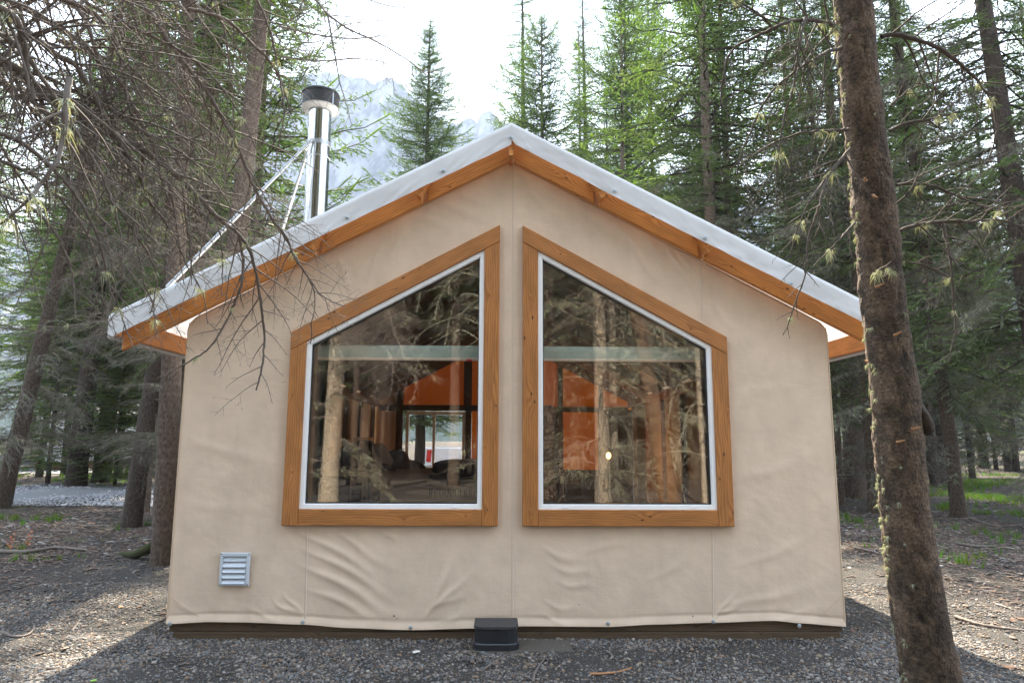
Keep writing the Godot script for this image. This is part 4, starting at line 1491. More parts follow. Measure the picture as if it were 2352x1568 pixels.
# bare lower boughs: fine twigs, grey and hung with lichen
func dead_bough(rng: RandomNumberGenerator, L: float, lichen: float) -> Array:
	var b := MB.new()
	b.use_col = true
	var stem := PackedVector3Array()
	var rad := PackedFloat32Array()
	for i in 7:
		var t := i / 6.0
		stem.append(Vector3(t * L, (0.10 * t - 0.42 * t * t) * L, 0.06 * L * sin(t * 4.0) * rng.randf_range(-1, 1)))
		rad.append(lerpf(0.013, 0.003, t))
	b.tint = Color(0.13, 0.105, 0.09)
	b.tube(stem, rad, 4)
	for i in 15:
		var t := lerpf(0.1, 1.0, (i + rng.randf()) / 15.0)
		var k := mini(int(t * 6.0), 5)
		var p := stem[k].lerp(stem[k + 1], t * 6.0 - k)
		for s: float in [-1.0, 1.0]:
			var l := L * (0.12 + 0.36 * (1.0 - t * 0.7)) * rng.randf_range(0.5, 1.2)
			var ang := rng.randf_range(0.5, 1.1) * s
			var d := Vector3(cos(ang), rng.randf_range(-0.5, 0.1), sin(ang)).normalized()
			var e1 := p + d * l * 0.5
			var e2 := p + d * l + Vector3(0, -0.25 * l, 0)
			b.tint = Color(0.115, 0.098, 0.076) if rng.randf() < 0.65 else Color(0.155, 0.15, 0.11)
			b.tube(PackedVector3Array([p, e1, e2]), PackedFloat32Array([0.005, 0.004, 0.002]), 3)
			for q in 4:
				var o := p.lerp(e1, rng.randf()) if q < 2 else e1.lerp(e2, rng.randf())
				var a2 := ang + (1.0 if q % 2 else -1.0) * rng.randf_range(0.4, 1.0)
				var dd := Vector3(cos(a2), rng.randf_range(-0.8, 0.0), sin(a2)).normalized() * rng.randf_range(0.10, 0.24)
				b.tube(PackedVector3Array([o, o + dd * 0.5, o + dd + Vector3(0, -0.03, 0)]), PackedFloat32Array([0.0035, 0.003, 0.0015]), 3)
			if rng.randf() < lichen:
				var o2 := p.lerp(e1, rng.randf())
				b.tint = Color(0.17, 0.195, 0.11) if rng.randf() < 0.7 else Color(0.24, 0.255, 0.15)
				for q in 7:
					var h := Vector3(rng.randf_range(-0.04, 0.04), -rng.randf_range(0.03, 0.10), rng.randf_range(-0.04, 0.04))
					var w := Vector3(rng.randf_range(-1, 1), 0.3, rng.randf_range(-1, 1)).normalized() * 0.014
					b.v.append(o2 - w); b.v.append(o2 + w); b.v.append(o2 + h)
					for z in 3:
						b.c.append(b.tint)
	return [b.v, b.c]

func dead_mesh(sd: int, y0: float, y1: float, reach: float, gap: float, lichen: float) -> ArrayMesh:
	var rng := RandomNumberGenerator.new(); rng.seed = sd
	var stock := []
	for k in 6:
		stock.append(dead_bough(rng, 1.6, lichen))
	var V := PackedVector3Array()
	var C := PackedColorArray()
	var y := y0
	while y < y1:
		for k in 3 + rng.randi() % 3:
			var a := rng.randf() * TAU
			var l := reach * rng.randf_range(0.35, 1.1) / 1.6
			var bs := Basis(Vector3.UP, a) * Basis(Vector3(0, 0, 1), rng.randf_range(-0.25, 0.25)) * Basis(Vector3(1, 0, 0), rng.randf_range(-0.6, 0.6))
			var st: Array = stock[rng.randi() % 6]
			V.append_array(Transform3D(bs.scaled_local(Vector3(l, l, l)), Vector3(0, y + rng.randf_range(-0.2, 0.2), 0)) * (st[0] as PackedVector3Array))
			C.append_array(st[1])
		y += gap * rng.randf_range(0.6, 1.4)
	return join([V, C])

var bark_noise := FastNoiseLite.new()

# trunk through given points (local), swelling into roots at its foot
func trunk_mesh(pts: Array, r0: float, r1: float, sides := 14, rough := 0.06, flare := 0.5) -> ArrayMesh:
	bark_noise.seed = 2; bark_noise.frequency = 1.0; bark_noise.fractal_octaves = 3
	var c := Curve3D.new()
	for p in pts:
		c.add_point(p)
	for i in range(1, pts.size() - 1):
		var t: Vector3 = (pts[i + 1] - pts[i - 1]) / 6.0
		c.set_point_in(i, -t); c.set_point_out(i, t)
	var L := c.get_baked_length()
	var rings := int(clampf(L / 0.22, 12, 70))
	var b := MB.new()
	var pp := PackedVector3Array()
	var pn := PackedVector3Array()
	for i in rings + 1:
		var s := pow(float(i) / rings, 1.3)
		var q := c.sample_baked(s * L)
		var cp := PackedVector3Array()
		var cn := PackedVector3Array()
		var r := lerpf(r0, r1, s)
		for j in sides + 1:
			var a := TAU * (j % sides) / sides
			var d := Vector3(cos(a), 0, sin(a))
			var rr := r * (1.0 + rough * bark_noise.get_noise_3d(cos(a) * 1.6, q.y * 0.9 + pts[0].x, sin(a) * 1.6) * 2.0)
			rr += r0 * flare * exp(-s * L / (r0 * 1.6)) * (0.7 + 0.5 * sin(a * 4.0 + r0 * 50.0))
			cp.append(q + d * rr); cn.append(d)
		if i > 0:
			for j in sides:
				b.tri(pp[j], pp[j + 1], cp[j + 1], pn[j], pn[j + 1], cn[j + 1])
				b.tri(pp[j], cp[j + 1], cp[j], pn[j], cn[j + 1], cn[j])
		pp = cp; pn = cn
	return b.mesh()

var crowns := []
var deads := []

func tree(label: String, foot: Vector3, lean: Vector2, H: float, r: float, bark: String, crown: int, dead: int, group := "spruces round the cabin", bend := 0.0, called := "spruce_tree", cscale := 1.0) -> Node3D:
	var t := thing(called, label, "tree", foot, group)
	var up := Vector3(lean.x, 1, lean.y)
	var mid := up * H * 0.4 + Vector3(bend, 0, bend * 0.4)
	var tr := put(trunk_mesh([Vector3(0, -0.15, 0), up * H * 0.12 + Vector3(bend * 0.5, 0, 0), mid, up * H * 0.7 + Vector3(bend * 0.4, 0, 0), up * H], r, 0.02, 14, 0.07, 0.4), "trunk", M[bark], t)
	var turn := Basis(Vector3.UP, foot.x * 7.3 + foot.z * 3.1)
	var tilt := Basis(Quaternion(Vector3.UP, up.normalized()))
	if crown >= 0:
		var o := put(crowns[crown], "crown", M.foliage, t)
		var k := H / 18.0
		o.transform = Transform3D((tilt * turn).scaled_local(Vector3(cscale * lerpf(k, 1.0, 0.4), k, cscale * lerpf(k, 1.0, 0.4))), Vector3(bend * 0.3, 0, 0))
	if dead >= 0:
		var o := put(deads[dead], "dead_boughs", M.dead, t)
		o.transform = Transform3D(tilt * turn, Vector3(bend * 0.5, 0, 0))
	return t

func build_trees():
	# crowns are 18 m tall before they are scaled
	crowns = [
		crown_mesh(1, 18, 3.5, 2.5, 0.35, 0.25, 0.38, [0, 1, 1], 0.08),            # 0 old spruce
		crown_mesh(2, 18, 6.0, 2.1, 0.40, 0.20, 0.42, [0, 1, 2, 1], 0.12, 0.7),   # 1 old spruce, high crown
		crown_mesh(3, 18, 2.0, 3.5, 0.18, 0.28, 0.24, [1, 1, 0]),            # 2 spire clad to the ground
		crown_mesh(4, 18, 4.0, 3.3, -0.05, 0.30, 0.31, [1, 1, 0], 0.15, 0.5),      # 3 open, upturned
		crown_mesh(5, 18, 1.0, 3.6, 0.25, 0.10, 0.36, [1, 1, 0]),            # 4 young and bright
		crown_mesh(6, 18, 2.5, 2.5, 0.45, 0.10, 0.38, [2, 1, 0], 0.1),   # 5 grey with lichen
		crown_mesh(7, 18, 9.0, 3.0, 0.4, 0.2, 0.30, [0, 1, 0], 0.0, 0.6),   # 6 only a top
	]
	deads = [
		dead_mesh(21, 1.4, 7.5, 1.7, 0.60, 0.55),
		dead_mesh(22, 0.8, 9.0, 1.9, 0.50, 0.9),
		dead_mesh(23, 1.0, 6.0, 1.3, 0.45, 0.2)]
	var g := func(px: float, py: float) -> Vector3:
		var p := at_y(px, py)
		for k in 4:
			p = at_y(px, py, height_at(p.x, p.z))
		return p
	# ---- left of the cabin
	tree("big spruce trunk beside the cabin's left wall, moss on its spreading root", g.call(372, 1296), Vector2(-0.035, -0.01), 15, 0.125, "bark_red", 1, 2, "spruces round the cabin", 0.0, "spruce_tree", 0.6)
	var root := put(root_mesh(g.call(350, 1292), g.call(262, 1268)), "mossy_root", M.moss, get_node("spruce_tree") as Node3D)
	root.position = -(get_node("spruce_tree") as Node3D).position
	tree("leaning grey trunk just left of the big mossy-rooted spruce", g.call(298, 1210), Vector2(0.075, 0.0), 17, 0.15, "bark_dark", 1, 2)
	tree("thin pale dead trunk close behind the leaning grey one", g.call(331, 1176), Vector2(0.02, 0.0), 12, 0.085, "bark_pale", -1, 2)
	tree("dark trunk on a needle mound across the gravel lane", g.call(172, 1120), Vector2(0.02, 0.0), 20, 0.26, "bark_dark", 0, 0)
	tree("dark trunk right of the mound, nearer of a close pair", g.call(226, 1109), Vector2(0.01, 0.0), 19, 0.19, "bark_dark", 0, 2)
	tree("slimmer dark trunk of the close pair beyond the lane", g.call(241, 1106), Vector2(0.015, 0.0), 18, 0.15, "bark_dark", 1, 2)
	tree("leaning curved trunk at the left edge of the photo", g.call(-4, 1166), Vector2(0.12, -0.02), 17, 0.17, "bark", 1, 0, "spruces round the cabin", 0.10)
	tree("slim trunk between the left edge and the needle mound", g.call(88, 1096), Vector2(0.03, 0.0), 16, 0.12, "bark_dark", 0, 2)
	tree("slim trunk just left of the needle mound's tree", g.call(146, 1092), Vector2(-0.02, 0.0), 17, 0.12, "bark_dark", 5, 2)
	tree("slim dark trunk standing right of the close pair", g.call(268, 1098), Vector2(0.0, 0.0), 16, 0.13, "bark_dark", 5, 0)
	tree("reddish trunk rising behind the chimney's long brace", Vector3(-4.45, 0, -5.6), Vector2(0.035, -0.02), 18, 0.21, "bark_red", 6, 2, "spruces round the cabin", -0.12, "spruce_tree", 0.5)
	tree("dark trunk behind the bare overhanging boughs, left of the reddish trunk", Vector3(-5.6, 0, -6.8), Vector2(0.02, 0.0), 20, 0.17, "bark_red", 5, 2, "spruces round the cabin", 0.0, "spruce_tree", 0.6)
	tree("bright green young tree across the lane at the left", g.call(215, 1128) + Vector3(0.4, 0, -1.5), Vector2(0, 0), 6.5, 0.06, "bark_dark", 4, -1, "young trees")
	tree("bright green young tree beside the left edge trunk", g.call(95, 1120) + Vector3(-0.5, 0, -1.0), Vector2(0, 0), 8.5, 0.07, "bark_dark", 4, -1, "young trees")
	tree("bushy young tree low between the lane and the leaning grey trunk", g.call(262, 1118), Vector2(0, 0), 4.2, 0.05, "bark_dark", 4, -1, "young trees")
	tree("tall light green tree filling the gap left of the chimney", Vector3(-9.5, 0, -15.0), Vector2(0, 0), 19, 0.2, "bark_dark", 4, -1, "young trees", 0.0, "spruce_tree", 0.7)
	# ---- behind the cabin
	tree("spire-topped spruce standing before the mountain", Vector3(-3.25, 0, -22.5), Vector2(0.0, 0.0), 19.8, 0.22, "bark", 2, -1, "spruces behind the roof", 0.0, "spruce_tree", 1.25)
	tree("low spruce tip showing over the roof left of the spire", Vector3(-4.5, 0, -19.0), Vector2(0.0, 0.0), 9.6, 0.12, "bark", 2, -1, "spruces behind the roof", 0.0, "spruce_tree", 0.7)
	tree("open-crowned spruce just right of the roof's peak", Vector3(1.55, 0, -21.0), Vector2(0.0, 0.0), 18.9, 0.17, "bark_pale", 3, -1, "spruces behind the roof")
	tree("tall open-crowned spruce with a pale stem right of the roof's peak", Vector3(4.6, 0, -20.5), Vector2(0.01, 0.0), 21, 0.19, "bark_pale", 3, -1, "spruces behind the roof")
	tree("pale stout trunk rising above the right roof slope", Vector3(5.35, 0, -11.5), Vector2(-0.005, 0.0), 22, 0.21, "bark_pale", 1, 1, "spruces behind the roof", -0.05, "spruce_tree", 1.5)
	tree("darker trunk close behind the pale stout one", Vector3(6.6, 0, -14.0), Vector2(0.0, 0.0), 20, 0.18, "bark", 3, 0, "spruces behind the roof")
	tree("light green spruce between the pale stout trunk and the near tree", Vector3(9.4, 0, -16.0), Vector2(0.0, 0.0), 19, 0.2, "bark", 0, -1, "spruces behind the roof")
	tree("green spruce filling in behind the right eave", Vector3(8.2, 0, -19.5), Vector2(0.0, 0.0), 20, 0.2, "bark", 4, -1, "spruces behind the roof", 0.0, "spruce_tree", 0.7)
	tree("feathery spruce left of the spire, over the chimney", Vector3(-6.8, 0, -13.0), Vector2(0.0, 0.0), 19, 0.18, "bark", 3, 0, "spruces behind the roof")
	tree("tall hazy spruce farther back between the two open-crowned ones", Vector3(4.3, 0, -31.0), Vector2(0.0, 0.0), 25, 0.2, "bark_pale", 0, -1, "spruces behind the roof")
	tree("tall hazy spruce farther back, right of the pale stem", Vector3(8.1, 0, -30.0), Vector2(0.0, 0.0), 27, 0.2, "bark_pale", 3, -1, "spruces behind the roof")
	tree("tall spruce far back over the right roof slope", Vector3(11.5, 0, -32.0), Vector2(0.0, 0.0), 27, 0.2, "bark_pale", 0, -1, "spruces behind the roof")
	# ---- right of the cabin
	tree("slim grey trunk beside the cabin's right wall", g.call(1932, 1158), Vector2(-0.01, 0.0), 15, 0.11, "bark", 5, 1, "spruces round the cabin", 0.0, "spruce_tree", 1.3)
	tree("lichened trunk seen just left of the near tree", g.call(2012, 1178), Vector2(-0.01, 0.0), 17, 0.13, "bark", 5, 1)
	tree("red-brown trunk in the shade between the wall and the near tree", g.call(1968, 1142), Vector2(0.0, 0.0), 18, 0.26, "bark_red", 1, 1)
	tree("grey straight trunk with bare roots right of the near tree", g.call(2206, 1188), Vector2(-0.045, 0.0), 18, 0.135, "bark", 5, 0)
	tree("left trunk of a pair close behind the near tree", g.call(2148, 1118), Vector2(-0.01, 0.0), 18, 0.17, "bark_dark", 5, 1)
	tree("right trunk of a pair close behind the near tree", g.call(2168, 1112), Vector2(-0.01, 0.0), 18, 0.17, "bark_dark", 1, 0)
	tree("leaning pale dead pole behind the near tree", g.call(2100, 1120), Vector2(0.28, 0.0), 9, 0.075, "bark_pale", -1, -1)
	tree("heavy lichen-hung spruce at the right edge of the photo", g.call(2452, 1220), Vector2(-0.05, 0.0), 18, 0.23, "bark_dark", 5, 1)
	tree("dark trunk in the middle of the right-hand glade", g.call(2262, 1082), Vector2(0.0, 0.0), 18, 0.24, "bark_dark", 5, 0)
	tree("slim trunk next to the glade's middle tree", g.call(2290, 1086), Vector2(0.0, 0.0), 17, 0.10, "bark_dark", 1, 2)
	tree("trunk of the leaning-together pair by the right edge, left one", g.call(2318, 1090), Vector2(0.01, 0.0), 18, 0.17, "bark_dark", 5, 0)
	tree("trunk of the leaning-together pair by the right edge, right one", g.call(2338, 1090), Vector2(-0.02, 0.0), 18, 0.14, "bark_dark", 0, 0)
	tree("bushy spruce standing behind the right eave's end", g.call(2090, 1105), Vector2(0.0, 0.0), 14, 0.14, "bark_dark", 2, 1)
	tree("bushy dark spruce beyond the straight grey trunk", g.call(2235, 1070), Vector2(0.0, 0.0), 17, 0.18, "bark_dark", 5, -1)
	# ---- behind the viewer: what the glass mirrors
	mirror_trees()
	thicket()
	added_canopy()
	# ---- the wood beyond, as one mass
	var rng := RandomNumberGenerator.new(); rng.seed = 99
	for k in 4:
		var mm := MultiMesh.new()
		mm.transform_format = MultiMesh.TRANSFORM_3D
		var whole := ArrayMesh.new()
		var ci: int = [0, 1, 5, 4][k]
		whole.add_surface_from_arrays(Mesh.PRIMITIVE_TRIANGLES, (crowns[ci] as ArrayMesh).surface_get_arrays(0))
		whole.surface_set_material(0, M.foliage)
		whole.add_surface_from_arrays(Mesh.PRIMITIVE_TRIANGLES, trunk_mesh([Vector3(0, -0.3, 0), Vector3(0.1, 6, 0), Vector3(0, 17.8, 0)], 0.2, 0.02, 9).surface_get_arrays(0))
		whole.surface_set_material(1, M.bark_dark)
		if k != 3:
			whole.add_surface_from_arrays(Mesh.PRIMITIVE_TRIANGLES, (deads[[0, 2, 1, 0][k]] as ArrayMesh).surface_get_arrays(0))
			whole.surface_set_material(2, M.dead)
		mm.mesh = whole
		var list := []
		var tries := 0
		while list.size() < [80, 70, 60, 50][k] and tries < 3000:
			tries += 1
			var a := rng.randf() * TAU
			var d := rng.randf_range(24.0, 75.0)
			var p := Vector3(sin(a) * d, 0, -3.0 - cos(a) * d)
			# the clearing towards the sun stays open, and the truck's lane too
			if p.z < -4.0 and p.z > -20.0 and absf(p.x + 0.5) < 9.0:
				continue
			var bearing := p.x / (CAM.z - p.z)
			if p.z < -4.0 and bearing > -0.40 and bearing < 0.015:
				continue
			if p.z > 3.0 and d < 24.0:
				continue
			var s := rng.randf_range(0.8, 1.2) * (1.0 if k != 3 else 0.6) * (1.35 if p.z < -12.0 and k != 3 else 1.0)
			p.y = height_at(p.x, p.z)
			list.append(Transform3D(Basis(Vector3.UP, rng.randf() * TAU).scaled(Vector3(s, s * rng.randf_range(0.9, 1.15), s)), p))
		mm.instance_count = list.size()
		for i in list.size():
			mm.set_instance_transform(i, list[i])
		var o := MultiMeshInstance3D.new()
		o.multimesh = mm
		o.name = numbered("background_forest")
		add_child(o)
		meta(o, "far spruce wood standing all round the clearing as one dense mass", "forest", "the wood beyond", "stuff")

# tall trees added so that their tops shade the thicket
func added_canopy():
	var rng := RandomNumberGenerator.new(); rng.seed = 321
	for i in 14:
		var z := 12.5 + (i % 3) * 2.6 + rng.randf_range(-0.6, 0.6)
		var x := ((i / 3) - 2.0) * 4.0 + rng.randf_range(-0.7, 0.7)
		tree("tall spruce of the added shading stand behind the viewer, mirrored faintly in the panes", Vector3(x, height_at(x, z), z), Vector2(rng.randf_range(-0.01, 0.01), 0), rng.randf_range(18, 21), rng.randf_range(0.11, 0.18), "bark_dark", 6, -1, "stand behind the viewer")

# the shaded thicket behind the viewer, dark in the panes
func thicket():
	var rng := RandomNumberGenerator.new(); rng.seed = 123
	for k in 2:
		var mm := MultiMesh.new()
		mm.transform_format = MultiMesh.TRANSFORM_3D
		var whole := ArrayMesh.new()
		whole.add_surface_from_arrays(Mesh.PRIMITIVE_TRIANGLES, (crowns[[2, 5][k]] as ArrayMesh).surface_get_arrays(0))
		whole.surface_set_material(0, M.foliage)
		whole.add_surface_from_arrays(Mesh.PRIMITIVE_TRIANGLES, trunk_mesh([Vector3(0, -0.3, 0), Vector3(0.1, 6, 0), Vector3(0, 17.8, 0)], 0.2, 0.02, 9).surface_get_arrays(0))
		whole.surface_set_material(1, M.bark_dark)
		mm.mesh = whole
		mm.instance_count = 34
		for i in 34:
			var z := rng.randf_range(21.0, 36.0)
			var p := Vector3(rng.randf_range(-0.62, 0.62) * z, 0, z)
			p.y = height_at(p.x, p.z) - 0.6
			var s := rng.randf_range(0.8, 1.1)
			mm.set_instance_transform(i, Transform3D(Basis(Vector3.UP, rng.randf() * TAU).scaled(Vector3(s, s, s)), p))
		var o := MultiMeshInstance3D.new()
		o.multimesh = mm
		o.name = numbered("mirrored_forest")
		add_child(o)
		meta(o, "dark spruce wood behind the viewer, seen only as the dusk of the panes", "forest", "the wood behind", "stuff")

func root_mesh(a: Vector3, b: Vector3) -> ArrayMesh:
	var m := MB.new()
	var d := b - a
	m.tube(PackedVector3Array([a + Vector3(0.16, 0.30, -0.05), a + d * 0.10 + Vector3(0, 0.15, 0), a + d * 0.4 + Vector3(0, 0.05, 0.05), a + d * 0.75 + Vector3(0, 0.01, 0.04), b + Vector3(0, -0.04, 0)]), PackedFloat32Array([0.05, 0.065, 0.05, 0.032, 0.008]), 12)
	return m.mesh()

# a trunk that the pane shows at this bearing, so many metres in front of the cabin
func mirrored(px: float, py: float, z: float) -> Vector3:
	var d := ray(px, py)
	var p := CAM + d * ((-z - CAM.z) / d.z)
	return Vector3(p.x, 0, z)

func mirror_trees():
	var G := "trees behind the viewer"
	for t in [[752, 9.0, 0.20, "bark_birch", -1, 1, 0.02, "pale blotched trunk mirrored in the left window"],
			[1262, 10.5, 0.17, "bark_pale", -1, 1, 0.0, "pale trunk mirrored at the right window's left side"],
			[1388, 8.6, 0.16, "bark_birch", -1, 1, -0.012, "brightest pale trunk mirrored in the right window"],
			[1413, 11.0, 0.11, "bark_birch", -1, -1, 0.0, "slim pale trunk mirrored beside the brightest one"],
			[1622, 8.2, 0.055, "bark_birch", -1, -1, -0.02, "thin leaning stem mirrored at the right window's right edge"],
			[1634, 8.4, 0.05, "bark_pale", -1, -1, 0.02, "second thin stem mirrored at the right window's right edge"],
			[1500, 14.0, 0.15, "bark", 6, 1, 0.0, "shaded trunk mirrored deep in the right window"],
			[1560, 16.5, 0.16, "bark", 6, -1, 0.0, "trunk mirrored behind a veil of bare boughs"],
			[880, 13.0, 0.16, "bark", 6, -1, 0.0, "trunk mirrored over the bed"],
			[1040, 15.0, 0.17, "bark", 1, -1, 0.0, "trunk mirrored beside the back window"],
			[830, 17.5, 0.17, "bark", 0, -1, 0.0, "trunk mirrored behind the rolled shade of the left window"],
			[950, 19.0, 0.17, "bark", 5, -1, 0.0, "trunk mirrored over the cushions"],
			[1100, 18.0, 0.17, "bark", 0, -1, 0.0, "trunk mirrored at the left window's right side"],
			[1450, 19.0, 0.17, "bark", 5, -1, 0.0, "trunk mirrored right of the slim pale one"],
			[1600, 19.0, 0.17, "bark", 5, -1, 0.0, "trunk mirrored deep behind the thin stems"],
			[1320, 17.0, 0.17, "bark", 5, -1, 0.0, "trunk mirrored before the orange panel"]]:
		var foot := mirrored(t[0], 1150, t[1])
		tree(t[7], foot, Vector2(t[6], 0.0), 18, t[2], t[3], t[4], t[5], G)
# ------------------------------------------------------------------ bare boughs near the viewer
func smooth_line(pts: Array, step: float) -> PackedVector3Array:
	var c := Curve3D.new()
	c.bake_interval = step
	for p in pts:
		c.add_point(p)
	for i in range(1, pts.size() - 1):
		var t: Vector3 = (pts[i + 1] - pts[i - 1]) / 6.0
		c.set_point_in(i, -t); c.set_point_out(i, t)
	return c.get_baked_points()

func twig(b: MB, rng: RandomNumberGenerator, p: Vector3, dir: Vector3, L: float, r: float, level: int, ref: Vector3, hang: float):
	var n := 3 if level > 1 else 6
	var pts := PackedVector3Array([p])
	var rad := PackedFloat32Array([r])
	var d := dir
	var q := p
	for i in n:
		d = (d + Vector3(rng.randf_range(-1, 1), rng.randf_range(-1, 1), rng.randf_range(-1, 1)) * 0.13 + Vector3(0, -hang, 0) / n).normalized()
		q += d * L / n
		pts.append(q)
		rad.append(lerpf(r, r * 0.35, float(i + 1) / n))
	b.tube(pts, rad, 5 if level == 1 else (4 if r > 0.0022 else 3))
	if level >= 4 or L < 0.035:
		return
	var gap := 0.040 if level == 1 else 0.034
	var m := int(L / gap)
	var side := 1.0 if rng.randf() < 0.5 else -1.0
	for i in m:
		var t := (i + rng.randf_range(0.3, 1.0)) / m
		if t < 0.12 or rng.randf() < 0.12:
			continue
		var f := t * n
		var k := mini(int(f), n - 1)
		var o := pts[k].lerp(pts[k + 1], f - k)
		var along := (pts[k + 1] - pts[k]).normalized()
		var across := along.cross(ref).normalized() * side
		side = -side
		var dd := (along * rng.randf_range(0.45, 0.9) + across * rng.randf_range(0.6, 1.0) + ref * rng.randf_range(-0.35, 0.35)).normalized()
		var l := L * (0.5 * (1.0 - t) + 0.14) * rng.randf_range(0.4, 1.1)
		if level >= 2:
			l = minf(l, 0.12)
		twig(b, rng, o, dd, l, maxf(lerpf(r, r * 0.4, t) * 0.6, 0.0011), level + 1, ref, hang * 0.7)

func lichen_tuft(b: MB, rng: RandomNumberGenerator, o: Vector3, s: float):
	for k in 44:
		var q := o + Vector3(rng.randf_range(-1, 1), rng.randf_range(-0.3, 0.3), rng.randf_range(-1, 1)) * s * 0.35
		var d := Vector3(rng.randf_range(-0.7, 0.7), rng.randf_range(-1.3, 0.35), rng.randf_range(-0.7, 0.7))
		var l := s * rng.randf_range(0.35, 1.15)
		var w := d.cross(Vector3(rng.randf_range(-1, 1), rng.randf(), rng.randf_range(-1, 1))).normalized() * 0.0011
		var m := q + d * l * 0.5
		var e := q + d * l + Vector3(rng.randf_range(-0.2, 0.2), -0.35, rng.randf_range(-0.2, 0.2)) * l
		b.v.append(q - w); b.v.append(q + w); b.v.append(m + w)
		b.v.append(q - w); b.v.append(m + w); b.v.append(m - w)
		b.v.append(m - w); b.v.append(m + w); b.v.append(e)

# a bough traced along pixels, each with its own distance, dressed with side twigs
func limb(parent: Node3D, sd: int, trace: Array, r0: float, r1: float, twigL: float, gap: float, hang: float, m: Material, tufts := 0, dens := 1.0, mirror := false):
	var rng := RandomNumberGenerator.new(); rng.seed = sd
	var P := []
	for t in trace:
		var q := at(t[0], t[1], t[2])
		P.append(Vector3(q.x, q.y, -q.z) if mirror else q)
	var line := smooth_line(P, 0.03)
	var n := line.size()
	for i in n:
		line[i] += Vector3(rng.randf_range(-1, 1), rng.randf_range(-1, 1), rng.randf_range(-1, 1)) * 0.0025
	var rad := PackedFloat32Array()
	for i in n:
		rad.append(lerpf(r0, r1, float(i) / (n - 1)) * (1.0 + 0.15 * rng.randf_range(-1, 1)))
	var b := MB.new()
	b.tube(line, rad, 8)
	var view := (line[n / 2] - CAM).normalized()
	var ref := (view + Vector3(rng.randf_range(-0.5, 0.5), rng.randf_range(-0.3, 0.3), rng.randf_range(-0.5, 0.5))).normalized()
	var run := 0.0
	var side := 1.0
	for i in range(1, n - 1):
		run += line[i].distance_to(line[i - 1])
		if run < gap / dens:
			continue
		run = rng.randf_range(-0.3, 0.3) * gap
		var t := float(i) / n
		var along := (line[i + 1] - line[i - 1]).normalized()
		var across := along.cross(ref).normalized() * side
		side = -side
		var dd := (along * rng.randf_range(0.5, 1.0) + across * rng.randf_range(0.5, 1.0) + ref * rng.randf_range(-0.4, 0.4)).normalized()
		twig(b, rng, line[i], dd, twigL * (1.0 - 0.55 * t) * rng.randf_range(0.35, 1.15), rad[i] * 0.42 + 0.0008, 1, ref, hang)
	var o := part(b, "bough", m, parent)
	if tufts:
		var lb := MB.new()
		for k in tufts:
			lichen_tuft(lb, rng, line[int(rng.randf_range(0.05, 0.9) * n)] + Vector3(0, -0.006, 0), rng.randf_range(0.018, 0.048))
		lb.n.clear()
		var lo := put(lb.mesh(), "lichen", M.lichen, o, "", "stuff")
	return line

